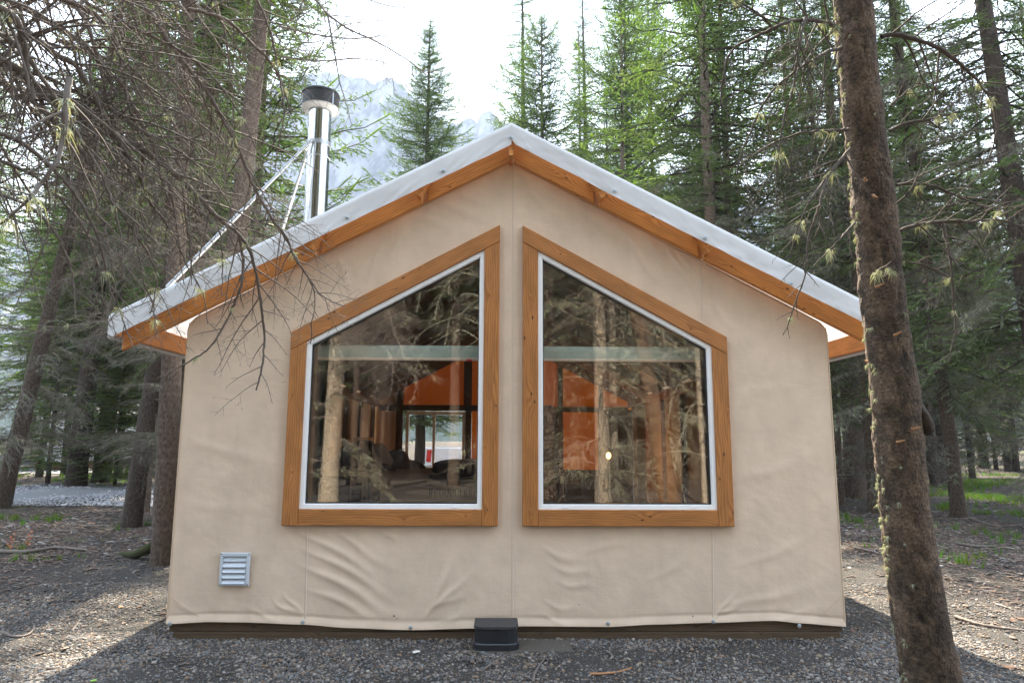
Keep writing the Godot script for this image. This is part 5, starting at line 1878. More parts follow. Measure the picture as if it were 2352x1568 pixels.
func build_overhang():
	var foot := at(-700, 900, 3.0)
	foot.y = 0.0
	var t := thing("overhanging_spruce", "bare twiggy spruce boughs reaching in from the upper left over the roof", "tree", foot)
	put(trunk_mesh([Vector3(0, -0.2, 0), Vector3(0.05, 2, 0), Vector3(0, 5, 0), Vector3(0.1, 11, 0)], 0.17, 0.05, 16, 0.07, 0.4), "trunk", M.bark, t)
	var L := [
		# px, py, distance along the boughs from the trunk outwards
		[1, [[-250, -120, 2.5], [35, 10, 2.45], [160, 80, 2.5], [218, 126, 2.5], [246, 162, 2.55], [281, 197, 2.6], [316, 267, 2.7], [352, 338, 2.8], [372, 420, 2.9], [400, 500, 3.0]], 0.017, 0.005, 0.62, 0.055, 0.25, 3],
		[2, [[-300, 60, 2.2], [0, 141, 2.3], [53, 176, 2.35], [116, 225, 2.4], [169, 260, 2.45], [218, 292, 2.5], [299, 327, 2.6], [352, 359, 2.7], [411, 408, 2.8], [457, 454, 2.9], [499, 499, 3.0], [548, 538, 3.1], [575, 580, 3.15], [590, 640, 3.2], [602, 720, 3.25], [606, 770, 3.3], [602, 840, 3.3], [588, 895, 3.35]], 0.020, 0.0035, 0.60, 0.055, 0.35, 5],
		[3, [[240, -120, 2.9], [316, 0, 2.9], [352, 39, 2.9], [387, 98, 2.95], [436, 162, 3.0], [468, 200, 3.0], [492, 239, 3.05], [534, 316, 3.1], [562, 380, 3.15], [591, 443, 3.2], [626, 503, 3.25], [660, 548, 3.3], [672, 585, 3.35], [710, 640, 3.4], [740, 680, 3.4], [790, 702, 3.45]], 0.015, 0.003, 0.50, 0.05, 0.25, 4],
		[4, [[340, -60, 3.2], [394, 0, 3.2], [422, 21, 3.2], [457, 25, 3.2], [520, 46, 3.25], [548, 70, 3.3], [584, 105, 3.3], [619, 141, 3.4], [650, 200, 3.5], [668, 262, 3.55]], 0.012, 0.004, 0.42, 0.05, 0.2, 2],
		[5, [[-160, -60, 1.9], [0, 20, 1.9], [35, 46, 1.9], [53, 100, 1.95], [63, 169, 2.0], [80, 230, 2.0]], 0.015, 0.007, 0.40, 0.06, 0.35, 3],
		[6, [[20, 40, 2.3], [95, 98, 2.3], [141, 134, 2.35], [169, 148, 2.35], [211, 211, 2.4], [246, 281, 2.45], [281, 338, 2.5], [316, 394, 2.6], [338, 457, 2.7], [380, 510, 2.8], [415, 575, 2.9], [440, 640, 2.95]], 0.012, 0.003, 0.50, 0.05, 0.35, 3],
		[7, [[60, 220, 2.4], [155, 306, 2.4], [197, 362, 2.45], [225, 404, 2.5], [260, 461, 2.5], [299, 520, 2.6], [335, 575, 2.65], [360, 640, 2.7], [345, 720, 2.75]], 0.011, 0.0025, 0.45, 0.05, 0.4, 3],
		[8, [[130, 90, 2.7], [229, 130, 2.7], [281, 148, 2.7], [316, 169, 2.75], [355, 225, 2.8], [380, 253, 2.8], [404, 299, 2.85], [408, 352, 2.9], [387, 440, 2.95], [372, 520, 3.0], [352, 590, 3.0]], 0.010, 0.0025, 0.42, 0.05, 0.35, 2],
		[9, [[-80, -90, 2.2], [120, -10, 2.2], [215, 30, 2.3], [262, 90, 2.4], [285, 180, 2.5], [300, 260, 2.5], [330, 330, 2.6]], 0.011, 0.003, 0.45, 0.05, 0.3, 2],
		[10, [[160, 180, 1.75], [148, 267, 1.7], [144, 316, 1.7], [120, 387, 1.65], [95, 418, 1.65], [63, 457, 1.6], [28, 492, 1.6], [-20, 525, 1.6]], 0.009, 0.003, 0.30, 0.07, 0.3, 4],
		[11, [[560, -60, 3.3], [600, 20, 3.3], [625, 90, 3.35], [640, 170, 3.4], [652, 250, 3.4], [640, 330, 3.45], [630, 400, 3.5]], 0.008, 0.002, 0.36, 0.05, 0.35, 1],
		[12, [[-250, 250, 2.0], [-20, 300, 2.05], [80, 352, 2.1], [160, 430, 2.15], [215, 520, 2.2], [240, 610, 2.3], [262, 700, 2.35]], 0.010, 0.0025, 0.40, 0.055, 0.4, 2],
		# hanging ends over the roof edge
		[13, [[548, 540, 3.1], [558, 600, 3.15], [553, 655, 3.15], [534, 705, 3.2], [511, 754, 3.2], [485, 794, 3.2], [459, 815, 3.25], [427, 833, 3.25], [394, 852, 3.3], [361, 868, 3.3]], 0.008, 0.0025, 0.16, 0.09, 0.3, 2],
		[14, [[620, 500, 3.25], [650, 540, 3.3], [668, 570, 3.35], [690, 610, 3.4], [712, 648, 3.4], [724, 690, 3.45], [716, 740, 3.45], [714, 790, 3.5]], 0.006, 0.002, 0.20, 0.06, 0.35, 1],
		[15, [[428, 500, 2.9], [436, 552, 2.9], [440, 620, 2.95], [456, 655, 3.0], [470, 690, 3.0], [476, 745, 3.0]], 0.0055, 0.0018, 0.17, 0.06, 0.3, 1],
		[16, [[300, 500, 2.6], [318, 580, 2.6], [330, 650, 2.65], [352, 700, 2.7], [356, 780, 2.7]], 0.005, 0.0018, 0.2, 0.055, 0.3, 1],
		[17, [[240, 520, 2.5], [256, 610, 2.5], [268, 690, 2.55], [285, 745, 2.6], [308, 800, 2.6]], 0.005, 0.0018, 0.22, 0.055, 0.3, 1],
		[18, [[496, 500, 3.0], [508, 560, 3.0], [510, 630, 3.05], [508, 680, 3.05]], 0.005, 0.0018, 0.14, 0.06, 0.3, 1],
		[19, [[-200, -30, 2.6], [60, -20, 2.6], [180, 20, 2.7], [260, 60, 2.8], [330, 130, 2.9], [400, 190, 3.0], [450, 270, 3.1], [480, 360, 3.2]], 0.011, 0.003, 0.5, 0.05, 0.3, 2],
		[20, [[-200, 150, 2.8], [60, 210, 2.8], [150, 270, 2.9], [240, 370, 3.0], [300, 450, 3.1], [350, 540, 3.2]], 0.010, 0.003, 0.5, 0.05, 0.35, 2],
		[21, [[-160, 330, 2.3], [30, 380, 2.3], [120, 440, 2.35], [190, 520, 2.4], [225, 610, 2.45], [235, 700, 2.5]], 0.009, 0.002, 0.42, 0.05, 0.45, 2],
		[22, [[-60, 430, 2.1], [60, 470, 2.1], [130, 540, 2.15], [165, 630, 2.2], [170, 730, 2.2]], 0.007, 0.002, 0.36, 0.05, 0.45, 2],
		[23, [[330, -80, 3.0], [372, 40, 3.0], [392, 150, 3.05], [420, 250, 3.1], [430, 350, 3.15], [418, 450, 3.2], [424, 560, 3.2]], 0.009, 0.002, 0.40, 0.05, 0.4, 2],
		[24, [[130, -60, 2.4], [200, 60, 2.4], [238, 190, 2.45], [262, 300, 2.5], [300, 400, 2.55], [312, 520, 2.6], [300, 620, 2.6]], 0.009, 0.002, 0.40, 0.05, 0.4, 2],
		[25, [[470, -60, 3.3], [512, 60, 3.3], [528, 160, 3.35], [536, 260, 3.4], [522, 360, 3.4], [516, 450, 3.45]], 0.008, 0.002, 0.36, 0.05, 0.4, 2],
		[26, [[-150, 10, 2.0], [20, 90, 2.0], [110, 200, 2.05], [190, 330, 2.1], [245, 430, 2.15], [276, 540, 2.2], [282, 640, 2.2]], 0.010, 0.002, 0.42, 0.05, 0.4, 3],
		[27, [[60, -80, 2.6], [170, -10, 2.6], [300, 60, 2.65], [420, 120, 2.7], [500, 190, 2.8], [560, 280, 2.85], [600, 370, 2.9]], 0.010, 0.002, 0.45, 0.05, 0.4, 2],
		[28, [[-100, 120, 2.5], [80, 170, 2.5], [210, 230, 2.55], [330, 300, 2.6], [430, 360, 2.65], [500, 430, 2.7], [540, 500, 2.75]], 0.010, 0.002, 0.45, 0.05, 0.45, 3],
	]
	for l in L:
		limb(t, 100 + l[0], l[1], l[2] * 0.9, l[3], l[4] * 1.1, l[5], l[6] * 1.3, M.twig, l[7], 1.35)
	# a farther bough of the reddish trunk, thin against the sky
	var far := thing("hanging_bough", "thin bare boughs against the sky above the chimney", "branch", at(700, -60, 6.5))
	for l in [[31, [[640, -80, 6.3], [725, 0, 6.2], [752, 32, 6.1], [800, 66, 6.1], [862, 94, 6.0], [909, 121, 6.0], [952, 149, 5.9], [979, 172, 5.9]], 0.014, 0.004, 0.7, 0.08, 0.3],
			[32, [[752, 32, 6.1], [764, 100, 6.0], [773, 148, 6.0], [780, 190, 6.0], [796, 240, 5.9], [808, 290, 5.9]], 0.009, 0.003, 0.5, 0.08, 0.4],
			[33, [[640, 60, 6.5], [720, 78, 6.4], [800, 88, 6.4], [870, 84, 6.3], [960, 80, 6.2]], 0.010, 0.003, 0.6, 0.07, 0.35],
			[34, [[650, 130, 6.6], [730, 140, 6.5], [820, 135, 6.4], [890, 150, 6.4], [905, 220, 6.3]], 0.010, 0.003, 0.5, 0.08, 0.5],
			[35, [[700, -60, 6.6], [800, -20, 6.5], [880, 10, 6.4], [960, 20, 6.3]], 0.012, 0.003, 0.7, 0.07, 0.4]]:
		limb(far, 100 + l[0], l[1], l[2], l[3], l[4], l[5], l[6], M.twig, 0)

# lichen-pale dead boughs of the trees behind the viewer, arching where the panes show them
func mirrored_boughs():
	var rng := RandomNumberGenerator.new(); rng.seed = 808
	for q in [[1390, 620, 1120, 13.6, 15, 1.0, "brightest pale trunk mirrored in the right window"], [1262, 650, 1100, 15.4, 7, 1.0, "pale trunk mirrored at the right window's left side"], [1110, 560, 800, 12.5, 8, -1.0, "trunk mirrored at the left window's right side"], [1630, 720, 1100, 13.2, 6, -1.0, "second thin stem mirrored at the right window's right edge"]]:
		var owner_ := self as Node3D
		for n in get_children():
			if n.get_meta("label", "") == q[6]:
				owner_ = n
		for k in q[4]:
			var y := lerpf(q[1], q[2], (k + rng.randf() * 0.8) / q[4])
			var dx: float = rng.randf_range(60, 190) * q[5]
			var lift := rng.randf_range(5, 35)
			var drop := rng.randf_range(40, 130)
			var d: float = q[3] + rng.randf_range(-0.8, 0.5)
			limb(owner_, 900 + k, [[q[0], y, q[3]], [q[0] + dx * 0.3, y - lift, d], [q[0] + dx * 0.65, y - lift * 0.4, d], [q[0] + dx * 0.9, y + drop * 0.4, d], [q[0] + dx, y + drop, d - 0.2]], 0.009, 0.004, 0.55, 0.06, 0.6, M.twig_mossy, 0, 1.0, true)

func build_near_tree():
	# the lichened trunk in front of the right eave, leaning
	var D := 2.95
	var foot := at(2150, 1720, D)
	foot.y = 0.0
	var t := thing("near_spruce", "brown spruce trunk with pale lichen leaning in front of the right eave", "tree", foot)
	# centre line and half width, read off the photograph
	var C := [[2165, 1760, 82], [2140, 1568, 67], [2112, 1400, 62], [2090, 1250, 58], [2080, 1180, 56], [2068, 1050, 56], [2055, 900, 54], [2038, 760, 51], [2025, 640, 50], [2012, 500, 49], [2000, 400, 47], [1985, 280, 46], [1972, 160, 45], [1965, 60, 45], [1955, -80, 44], [1940, -400, 40], [1915, -1200, 26]]
	var P := []
	for c in C:
		P.append(at(c[0], c[1], D + (0.0 if c[1] > -100 else (-c[1] - 100) * 0.0004)))
	P[0] = foot + Vector3(0.01, -0.1, 0)
	var cur := Curve3D.new()
	cur.bake_interval = 0.01
	for p in P:
		cur.add_point(p)
	for i in range(1, P.size() - 1):
		var tg: Vector3 = (P[i + 1] - P[i - 1]) / 6.0
		cur.set_point_in(i, -tg); cur.set_point_out(i, tg)
	var acc := PackedFloat32Array([0.0])
	for i in range(1, P.size()):
		acc.append(cur.get_closest_offset(P[i]))
	var len := cur.get_baked_length()
	var nz := FastNoiseLite.new(); nz.seed = 31; nz.frequency = 1.0; nz.fractal_octaves = 4
	var cell := FastNoiseLite.new(); cell.seed = 5; cell.noise_type = FastNoiseLite.TYPE_CELLULAR; cell.cellular_return_type = FastNoiseLite.RETURN_DISTANCE2_SUB; cell.frequency = 1.0
	var b := MB.new()
	b.use_col = true
	var sides := 72
	var rings := 330
	var G := []
	var K := []
	for i in rings + 1:
		var s := len * float(i) / rings
		var q := cur.sample_baked(s)
		var k := 0
		while k < acc.size() - 2 and acc[k + 1] < s:
			k += 1
		var r: float = lerpf(C[k][2], C[k + 1][2], clampf((s - acc[k]) / maxf(0.001, acc[k + 1] - acc[k]), 0, 1)) / FOCAL * D
		var row := PackedVector3Array()
		var cols := PackedColorArray()
		for j in sides:
			var a := TAU * j / sides
			var d := Vector3(cos(a), 0, sin(a))
			var w := Vector3(cos(a) * r, s, sin(a) * r)
			var big := nz.get_noise_3dv(w * 4.0)
			var flake := cell.get_noise_3dv(Vector3(w.x * 24.0, w.y * 13.0, w.z * 24.0))
			var fine := nz.get_noise_3dv(w * 30.0)
			var left := maxf(0.0, cos(a - 3.55))
			row.append(q + d * (r + 0.010 * big + 0.009 * flake + 0.004 * fine + left * left * 0.010 * nz.get_noise_3dv(w * 12.0)))
			var lich_rim := smoothstep(0.08, 0.26, nz.get_noise_3dv(w * 9.0 + Vector3(9, 0, 0)) + left * left * 0.34 - 0.08)  # patchy lichen, spread over the left edge to paint its sunlit rim
			var grey_ := smoothstep(0.1, 0.5, nz.get_noise_3dv(w * 3.0 + Vector3(0, 7, 0)))
			var base := Color(1, 1, 1).lerp(Color(0.55, 0.62, 0.5), grey_ * 0.5)
			base = base.lerp(Color(2.2, 2.25, 1.95), lich_rim * 0.75)
			base = base * (0.62 + 0.5 * clampf(0.5 + fine, 0, 1) + 0.45 * big + 0.35 * flake)
			cols.append(base)
		G.append(row); K.append(cols)
	for i in rings:
		for j in sides:
			var j2 := (j + 1) % sides
			for q in [[i, j], [i, j2], [i + 1, j2], [i, j], [i + 1, j2], [i + 1, j]]:
				b.v.append(G[q[0]][q[1]])
				var up: Vector3 = G[mini(q[0] + 1, rings)][q[1]] - G[maxi(q[0] - 1, 0)][q[1]]
				var ac: Vector3 = G[q[0]][(q[1] + 1) % sides] - G[q[0]][(q[1] + sides - 1) % sides]
				b.n.append(up.cross(ac).normalized())
				b.c.append(K[q[0]][q[1]])
	# winding: clockwise seen from outside
	var n0 := b.n[0]
	if (b.v[1] - b.v[0]).cross(b.v[2] - b.v[0]).dot(n0) > 0.0:
		for i in range(0, b.v.size(), 3):
			var sv := b.v[i + 1]; b.v[i + 1] = b.v[i + 2]; b.v[i + 2] = sv
			var sn := b.n[i + 1]; b.n[i + 1] = b.n[i + 2]; b.n[i + 2] = sn
			var sc := b.c[i + 1]; b.c[i + 1] = b.c[i + 2]; b.c[i + 2] = sc
	part(b, "trunk", M.near_bark, t)
	# lichen in tufts, thickened down the left edge to brighten its sunlit rim
	var rng := RandomNumberGenerator.new(); rng.seed = 61
	var lb := MB.new()
	for k in 520:
		var i := int(rng.randf() * rings * 0.72)
		var a: float
		if rng.randf() < 0.8:
			a = 3.55 + rng.randf_range(-0.7, 0.7)
		else:
			a = rng.randf() * TAU
		var j := posmod(int(a / TAU * sides), sides)
		if nz.get_noise_3dv(G[i][j] * 7.0) < -0.02:
			continue
		lichen_tuft(lb, rng, G[i][j], rng.randf_range(0.008, 0.022))
	lb.n.clear()
	part(lb, "lichen", M.lichen, t, "", "stuff")
	# snapped stubs
	for s in [[1990, 415, -0.6, 0.0], [2012, 660, 0.5, 0.2], [1992, 830, -0.9, -0.05], [2055, 770, 0.3, 0.2], [2095, 985, 0.7, 0.1], [2060, 1015, 0.5, 0.1], [2006, 448, 0.1, -0.7]]:
		var p := at(s[0], s[1], D - 0.10)
		var d := Vector3(s[2], s[3], 0.7).normalized()
		var sb := MB.new()
		sb.tube(PackedVector3Array([p, p + d * 0.015, p + d * 0.032 + Vector3(0.003, 0.004, 0)]), PackedFloat32Array([0.007, 0.005, 0.003]), 6, true)
		part(sb, "broken_stub", M.raw_wood, t)
	# a knot swollen out on the right side
	var kb := MB.new()
	kb.blob(at(2118, 960, D - 0.02), Vector3(0.03, 0.075, 0.05), Basis(Vector3(0, 0, 1), 0.35), 18, 1.0, nz, 0.25)
	part(kb, "knot", M.bark_dark, t)
	var L := [
		[1, [[1935, 72, 2.9], [1905, 52, 2.85], [1870, 46, 2.8], [1830, 46, 2.75], [1795, 56, 2.7], [1760, 72, 2.7], [1720, 92, 2.7], [1690, 106, 2.7], [1670, 140, 2.7], [1660, 190, 2.7], [1655, 240, 2.7]], 0.011, 0.003, 0.30, 0.06, 0.5, 9],
		[2, [[1935, 110, 2.9], [1905, 118, 2.85], [1860, 142, 2.8], [1820, 170, 2.8], [1780, 205, 2.8], [1750, 245, 2.8], [1725, 300, 2.8], [1700, 360, 2.8], [1690, 420, 2.8]], 0.009, 0.002, 0.30, 0.055, 0.45, 7],
		[3, [[1950, 298, 2.9], [1900, 300, 2.85], [1850, 304, 2.8], [1800, 318, 2.8], [1760, 338, 2.8], [1720, 362, 2.8], [1690, 390, 2.8]], 0.008, 0.002, 0.24, 0.06, 0.4, 5],
		[4, [[1955, 340, 2.85], [1920, 380, 2.8], [1890, 420, 2.75], [1860, 460, 2.7], [1835, 520, 2.7], [1815, 580, 2.7]], 0.008, 0.0025, 0.20, 0.06, 0.4, 6],
		[5, [[1900, 410, 2.75], [1880, 480, 2.7], [1860, 540, 2.7], [1852, 600, 2.7], [1848, 640, 2.7], [1830, 690, 2.7], [1812, 740, 2.7], [1800, 770, 2.7]], 0.006, 0.002, 0.16, 0.07, 0.3, 2],
		[6, [[1965, 510, 2.85], [1930, 550, 2.8], [1900, 580, 2.8], [1870, 610, 2.8]], 0.006, 0.002, 0.14, 0.06, 0.3, 2],
		[7, [[1850, 40, 2.75], [1835, 110, 2.7], [1825, 190, 2.7], [1805, 260, 2.7], [1790, 340, 2.7], [1782, 420, 2.7], [1790, 500, 2.7]], 0.006, 0.002, 0.26, 0.07, 0.3, 5],
		[8, [[1780, 70, 2.7], [1740, 30, 2.7], [1700, 5, 2.7], [1640, -30, 2.7]], 0.006, 0.002, 0.2, 0.07, 0.6, 3],
		[9, [[2025, 85, 2.95], [2060, 80, 2.95], [2110, 92, 2.95], [2160, 112, 2.95], [2210, 150, 2.95], [2255, 195, 3.0], [2280, 235, 3.0], [2290, 300, 3.0], [2270, 370, 3.0]], 0.011, 0.003, 0.28, 0.06, 0.4, 6],
		[10, [[2045, 300, 2.95], [2080, 285, 2.95], [2130, 275, 2.95], [2180, 262, 2.95], [2205, 255, 2.95]], 0.008, 0.004, 0.26, 0.06, 0.3, 4],
		[11, [[2060, 425, 2.95], [2110, 422, 2.95], [2160, 432, 2.95], [2210, 455, 2.95], [2260, 475, 3.0], [2320, 490, 3.0]], 0.007, 0.002, 0.28, 0.06, 0.4, 4],
		[12, [[2065, 530, 2.95], [2110, 515, 2.95], [2170, 508, 2.95], [2230, 508, 2.95], [2290, 505, 3.0], [2352, 520, 3.0]], 0.009, 0.003, 0.34, 0.06, 0.4, 7],
		[13, [[2078, 600, 2.95], [2120, 608, 2.95], [2170, 630, 2.95], [2190, 650, 2.95]], 0.006, 0.002, 0.2, 0.06, 0.4, 2],
		[14, [[2165, 510, 2.95], [2185, 600, 2.9], [2190, 680, 2.9], [2195, 760, 2.9], [2180, 830, 2.9]], 0.007, 0.002, 0.14, 0.08, 0.3, 2],
		[15, [[2045, 245, 2.95], [2090, 205, 2.95], [2140, 190, 2.95], [2180, 185, 2.95]], 0.006, 0.002, 0.18, 0.06, 0.3, 2],
		[16, [[2058, 470, 2.95], [2090, 440, 2.9], [2110, 400, 2.9], [2120, 360, 2.9]], 0.005, 0.002, 0.12, 0.07, 0.2, 1]]
	for l in L:
		limb(t, 300 + l[0], l[1], l[2] * 0.95, l[3] * 0.9, l[4] * 1.3, l[5], l[6], M.twig_near, int(l[7] * 0.55), 1.7)
	# curled twig with tufts on the trunk's face
	limb(t, 340, [[2002, 640, 2.80], [2018, 618, 2.74], [2034, 612, 2.72], [2050, 622, 2.72], [2056, 650, 2.72]], 0.004, 0.002, 0.06, 0.05, 0.6, M.twig_grey, 5, 0.6)
# ------------------------------------------------------------------ small things and ground cover
func cover(called: String, mesh: Mesh, m: Material, list: Array, cols: Array, label := "", category := ""):
	var mm := MultiMesh.new()
	mm.transform_format = MultiMesh.TRANSFORM_3D
	mm.use_colors = true
	mm.mesh = mesh
	mm.instance_count = list.size()
	for i in list.size():
		mm.set_instance_transform(i, list[i])
		mm.set_instance_color(i, cols[i])
	var o := MultiMeshInstance3D.new()
	o.multimesh = mm
	o.material_override = m
	o.name = numbered(called)
	add_child(o)
	meta(o, label, category, "", "stuff")

func pebble(sd: int) -> Mesh:
	var nz := FastNoiseLite.new(); nz.seed = sd; nz.frequency = 0.012
	var b := MB.new()
	b.blob(Vector3.ZERO, Vector3(1, 0.62, 0.8), Basis(), 8, 0.85, nz, 0.35)
	return b.mesh()

func build_small_things():
	var rng := RandomNumberGenerator.new(); rng.seed = 4
	var nz := FastNoiseLite.new(); nz.seed = 77; nz.frequency = 0.35; nz.fractal_octaves = 4
	# gravel
	var pal := [Color(0.15, 0.14, 0.13), Color(0.21, 0.195, 0.18), Color(0.10, 0.098, 0.098), Color(0.21, 0.16, 0.115), Color(0.28, 0.25, 0.215), Color(0.17, 0.115, 0.08), Color(0.14, 0.145, 0.15), Color(0.075, 0.07, 0.068)]
	for k in 3:
		var list := []
		var cols := []
		var want := 46000
		var tries := 0
		while list.size() < want and tries < 400000:
			tries += 1
			var x: float
			var z: float
			if tries % 3 == 1:
				x = rng.randf_range(-5.6, -2.3) if rng.randf() < 0.75 else rng.randf_range(2.3, 4.6); z = rng.randf_range(-2.0, 2.0)
			elif tries % 3 == 2:
				x = rng.randf_range(-3.2, 3.4); z = rng.randf_range(-0.15, 2.2)
			else:
				x = rng.randf_range(-6.0, 6.0); z = rng.randf_range(-6.0, 3.0)
			if absf(x) < 2.4 and z < -0.05:
				continue
			if rng.randf() > apron(x, z, nz) * 0.92 + 0.05:
				continue
			# bare trodden patches
			if nz.get_noise_2d(x * 3.0 + 50.0, z * 3.0) > 0.12 and rng.randf() < 0.65:
				continue
			var s := 0.0055 * exp(rng.randfn() * 0.42)
			s = minf(s, 0.02)
			list.append(Transform3D(Basis(Vector3.UP, rng.randf() * TAU) * Basis(Vector3(1, 0, 0), rng.randf_range(-0.5, 0.5)) * Basis.from_scale(Vector3(s, s, s)), Vector3(x, height_at(x, z) + s * rng.randf_range(0.0, 0.5), z)))
			var c: Color = pal[rng.randi() % 8]
			cols.append(Color(c.r, c.g * 0.985, c.b * 0.97) * rng.randf_range(0.55, 1.1))
		cover("gravel", pebble(k + 1), M.stone, list, cols)
	# stones on the lane
	var list := []
	var cols := []
	for i in 9000:
		var p := at_y(rng.randf_range(-50, 420), rng.randf_range(1112, 1172))
		var s := 0.014 * exp(rng.randfn() * 0.4)
		var on := absf(p.z - at_y(p.x * 0.0 + 170.0, 1142).z)
		if p.distance_to(CAM) > 24.0 or on > 3.0:
			continue
		list.append(Transform3D(Basis(Vector3.UP, rng.randf() * TAU) * Basis.from_scale(Vector3(s, s, s)), Vector3(p.x, height_at(p.x, p.z) + 0.05, p.z)))
		cols.append(Color(0.36, 0.36, 0.38) * rng.randf_range(0.6, 1.2))
	cover("gravel", pebble(9), M.stone, list, cols)
	# needle litter, bits of bark and twig over the forest floor
	var lb := MB.new()
	lb.tube(PackedVector3Array([Vector3(-0.5, 0, 0), Vector3(-0.1, 0.05, 0.06), Vector3(0.5, 0.0, 0)]), PackedFloat32Array([0.07, 0.08, 0.05]), 4)
	list = []; cols = []
	var tries := 0
	while list.size() < 95000 and tries < 500000:
		tries += 1
		var x: float
		var z: float
		if tries % 2:
			x = rng.randf_range(2.5, 9.0) * (1.0 if rng.randf() < 0.5 else -1.0); z = rng.randf_range(-9.0, 2.2)
		else:
			x = rng.randf_range(2.5, 17.0) * (1.0 if rng.randf() < 0.5 else -1.0); z = rng.randf_range(-20.0, 0.0)
		if rng.randf() < apron(x, z, nz) * 0.93:
			continue
		var s := 0.035 * exp(rng.randfn() * 0.6)
		s = minf(s, 0.16)
		list.append(Transform3D(Basis(Vector3.UP, rng.randf() * TAU) * Basis(Vector3(0, 0, 1), rng.randf_range(-0.25, 0.25)) * Basis.from_scale(Vector3(s, s, s)), Vector3(x, height_at(x, z) + 0.004, z)))
		var v := rng.randf()
		cols.append((Color(0.13, 0.10, 0.082) if v < 0.5 else (Color(0.17, 0.12, 0.095) if v < 0.86 else Color(0.26, 0.24, 0.22))) * rng.randf_range(0.6, 1.2))
	cover("twig_litter", lb.mesh(), M.litter, list, cols)
	# flat scraps: bark flakes, dead leaves, cone scales
	var fk := MB.new()
	var ring_ := []
	for k in 6:
		var a := TAU * k / 6.0
		ring_.append(Vector3(cos(a) * (1.0 + 0.25 * sin(k * 5.0)), 0.18 * cos(k * 2.3), sin(a) * 0.6))
	for k in range(1, 5):
		fk.quad(ring_[0], ring_[k], ring_[k + 1], ring_[0] + Vector3(0, 0.001, 0), Vector3.UP)
	fk.n.clear()
	list = []; cols = []
	tries = 0
	while list.size() < 60000 and tries < 400000:
		tries += 1
		var far := rng.randf() < 0.45
		var x := rng.randf_range(2.4, 9.0 if not far else 18.0) * (1.0 if rng.randf() < 0.5 else -1.0)
		var z := rng.randf_range(-7.0, 2.2) if not far else rng.randf_range(-20.0, -3.0)
		if rng.randf() < apron(x, z, nz) * 0.9 or rng.randf() < 0.5 - nz.get_noise_2d(x * 2.0, z * 2.0 + 70.0):
			continue
		var s := minf(0.012 * exp(rng.randfn() * 0.5), 0.04) * (1.0 if not far else 1.5)
		list.append(Transform3D(Basis(Vector3.UP, rng.randf() * TAU) * Basis(Vector3(1, 0, 0), rng.randf_range(-0.4, 0.4)) * Basis.from_scale(Vector3(s, s, s)), Vector3(x, height_at(x, z) + 0.010, z)))
		var v := rng.randf()
		cols.append((Color(0.14, 0.085, 0.06) if v < 0.45 else (Color(0.07, 0.05, 0.04) if v < 0.7 else (Color(0.20, 0.15, 0.11) if v < 0.95 else Color(0.32, 0.30, 0.27)))) * rng.randf_range(0.7, 1.2))
	cover("leaf_litter", fk.mesh(), M.litter, list, cols)
	# grass in thin tufts
	var gb := MB.new()
	for i in 9:
		var a := rng.randf() * TAU
		var d := Vector3(cos(a), 0, sin(a))
		var o := d * 0.03 * rng.randf()
		var w := Vector3(-d.z, 0, d.x) * 0.006
		var h := rng.randf_range(0.5, 1.0) * 0.12
		gb.v.append(o - w); gb.v.append(o + w); gb.v.append(o + d * 0.04 + Vector3(0, h, 0))
	list = []; cols = []
	tries = 0
	while list.size() < 9000 and tries < 90000:
		tries += 1
		var right := rng.randf() < 0.55
		var x := rng.randf_range(4.5, 22.0) if right else rng.randf_range(-24.0, -5.0)
		var z := rng.randf_range(-24.0, -2.5)
		var dens := smoothstep(-0.05, 0.35, nz.get_noise_2d(x * 0.8 + 20.0, z * 0.8)) * (1.0 if z < -7.0 else 0.25)
		if rng.randf() > dens or apron(x, z, nz) > 0.1:
			continue
		if not right and absf(z - (-10.5)) < 3.0:
			continue
		var s := rng.randf_range(0.6, 1.5)
		list.append(Transform3D(Basis(Vector3.UP, rng.randf() * TAU) * Basis.from_scale(Vector3(s, s, s)), Vector3(x, height_at(x, z), z)))
		cols.append(Color(rng.randf_range(0.7, 1.3), rng.randf_range(0.8, 1.1), 0.8))
	cover("grass", gb.mesh(), M.grass, list, cols)
	# moss cushions
	var mb := MB.new()
	mb.blob(Vector3.ZERO, Vector3(1, 0.22, 0.8), Basis(), 12, 1.0, nz, 0.4)
	list = []; cols = []
	for i in 260:
		var right := rng.randf() < 0.7
		var p := at_y(rng.randf_range(1935, 2350), rng.randf_range(1190, 1300)) if right else at_y(rng.randf_range(120, 330), rng.randf_range(1175, 1260))
		if nz.get_noise_2d(p.x * 1.4, p.z * 1.4) < 0.02:
			continue
		var s := rng.randf_range(0.03, 0.11)
		list.append(Transform3D(Basis(Vector3.UP, rng.randf() * TAU) * Basis.from_scale(Vector3(s, s * 0.7, s)), Vector3(p.x, height_at(p.x, p.z), p.z)))
		cols.append(Color(1, 1, 1) * rng.randf_range(0.7, 1.3))
	cover("moss", mb.mesh(), M.moss, list, cols)

	bait_box()
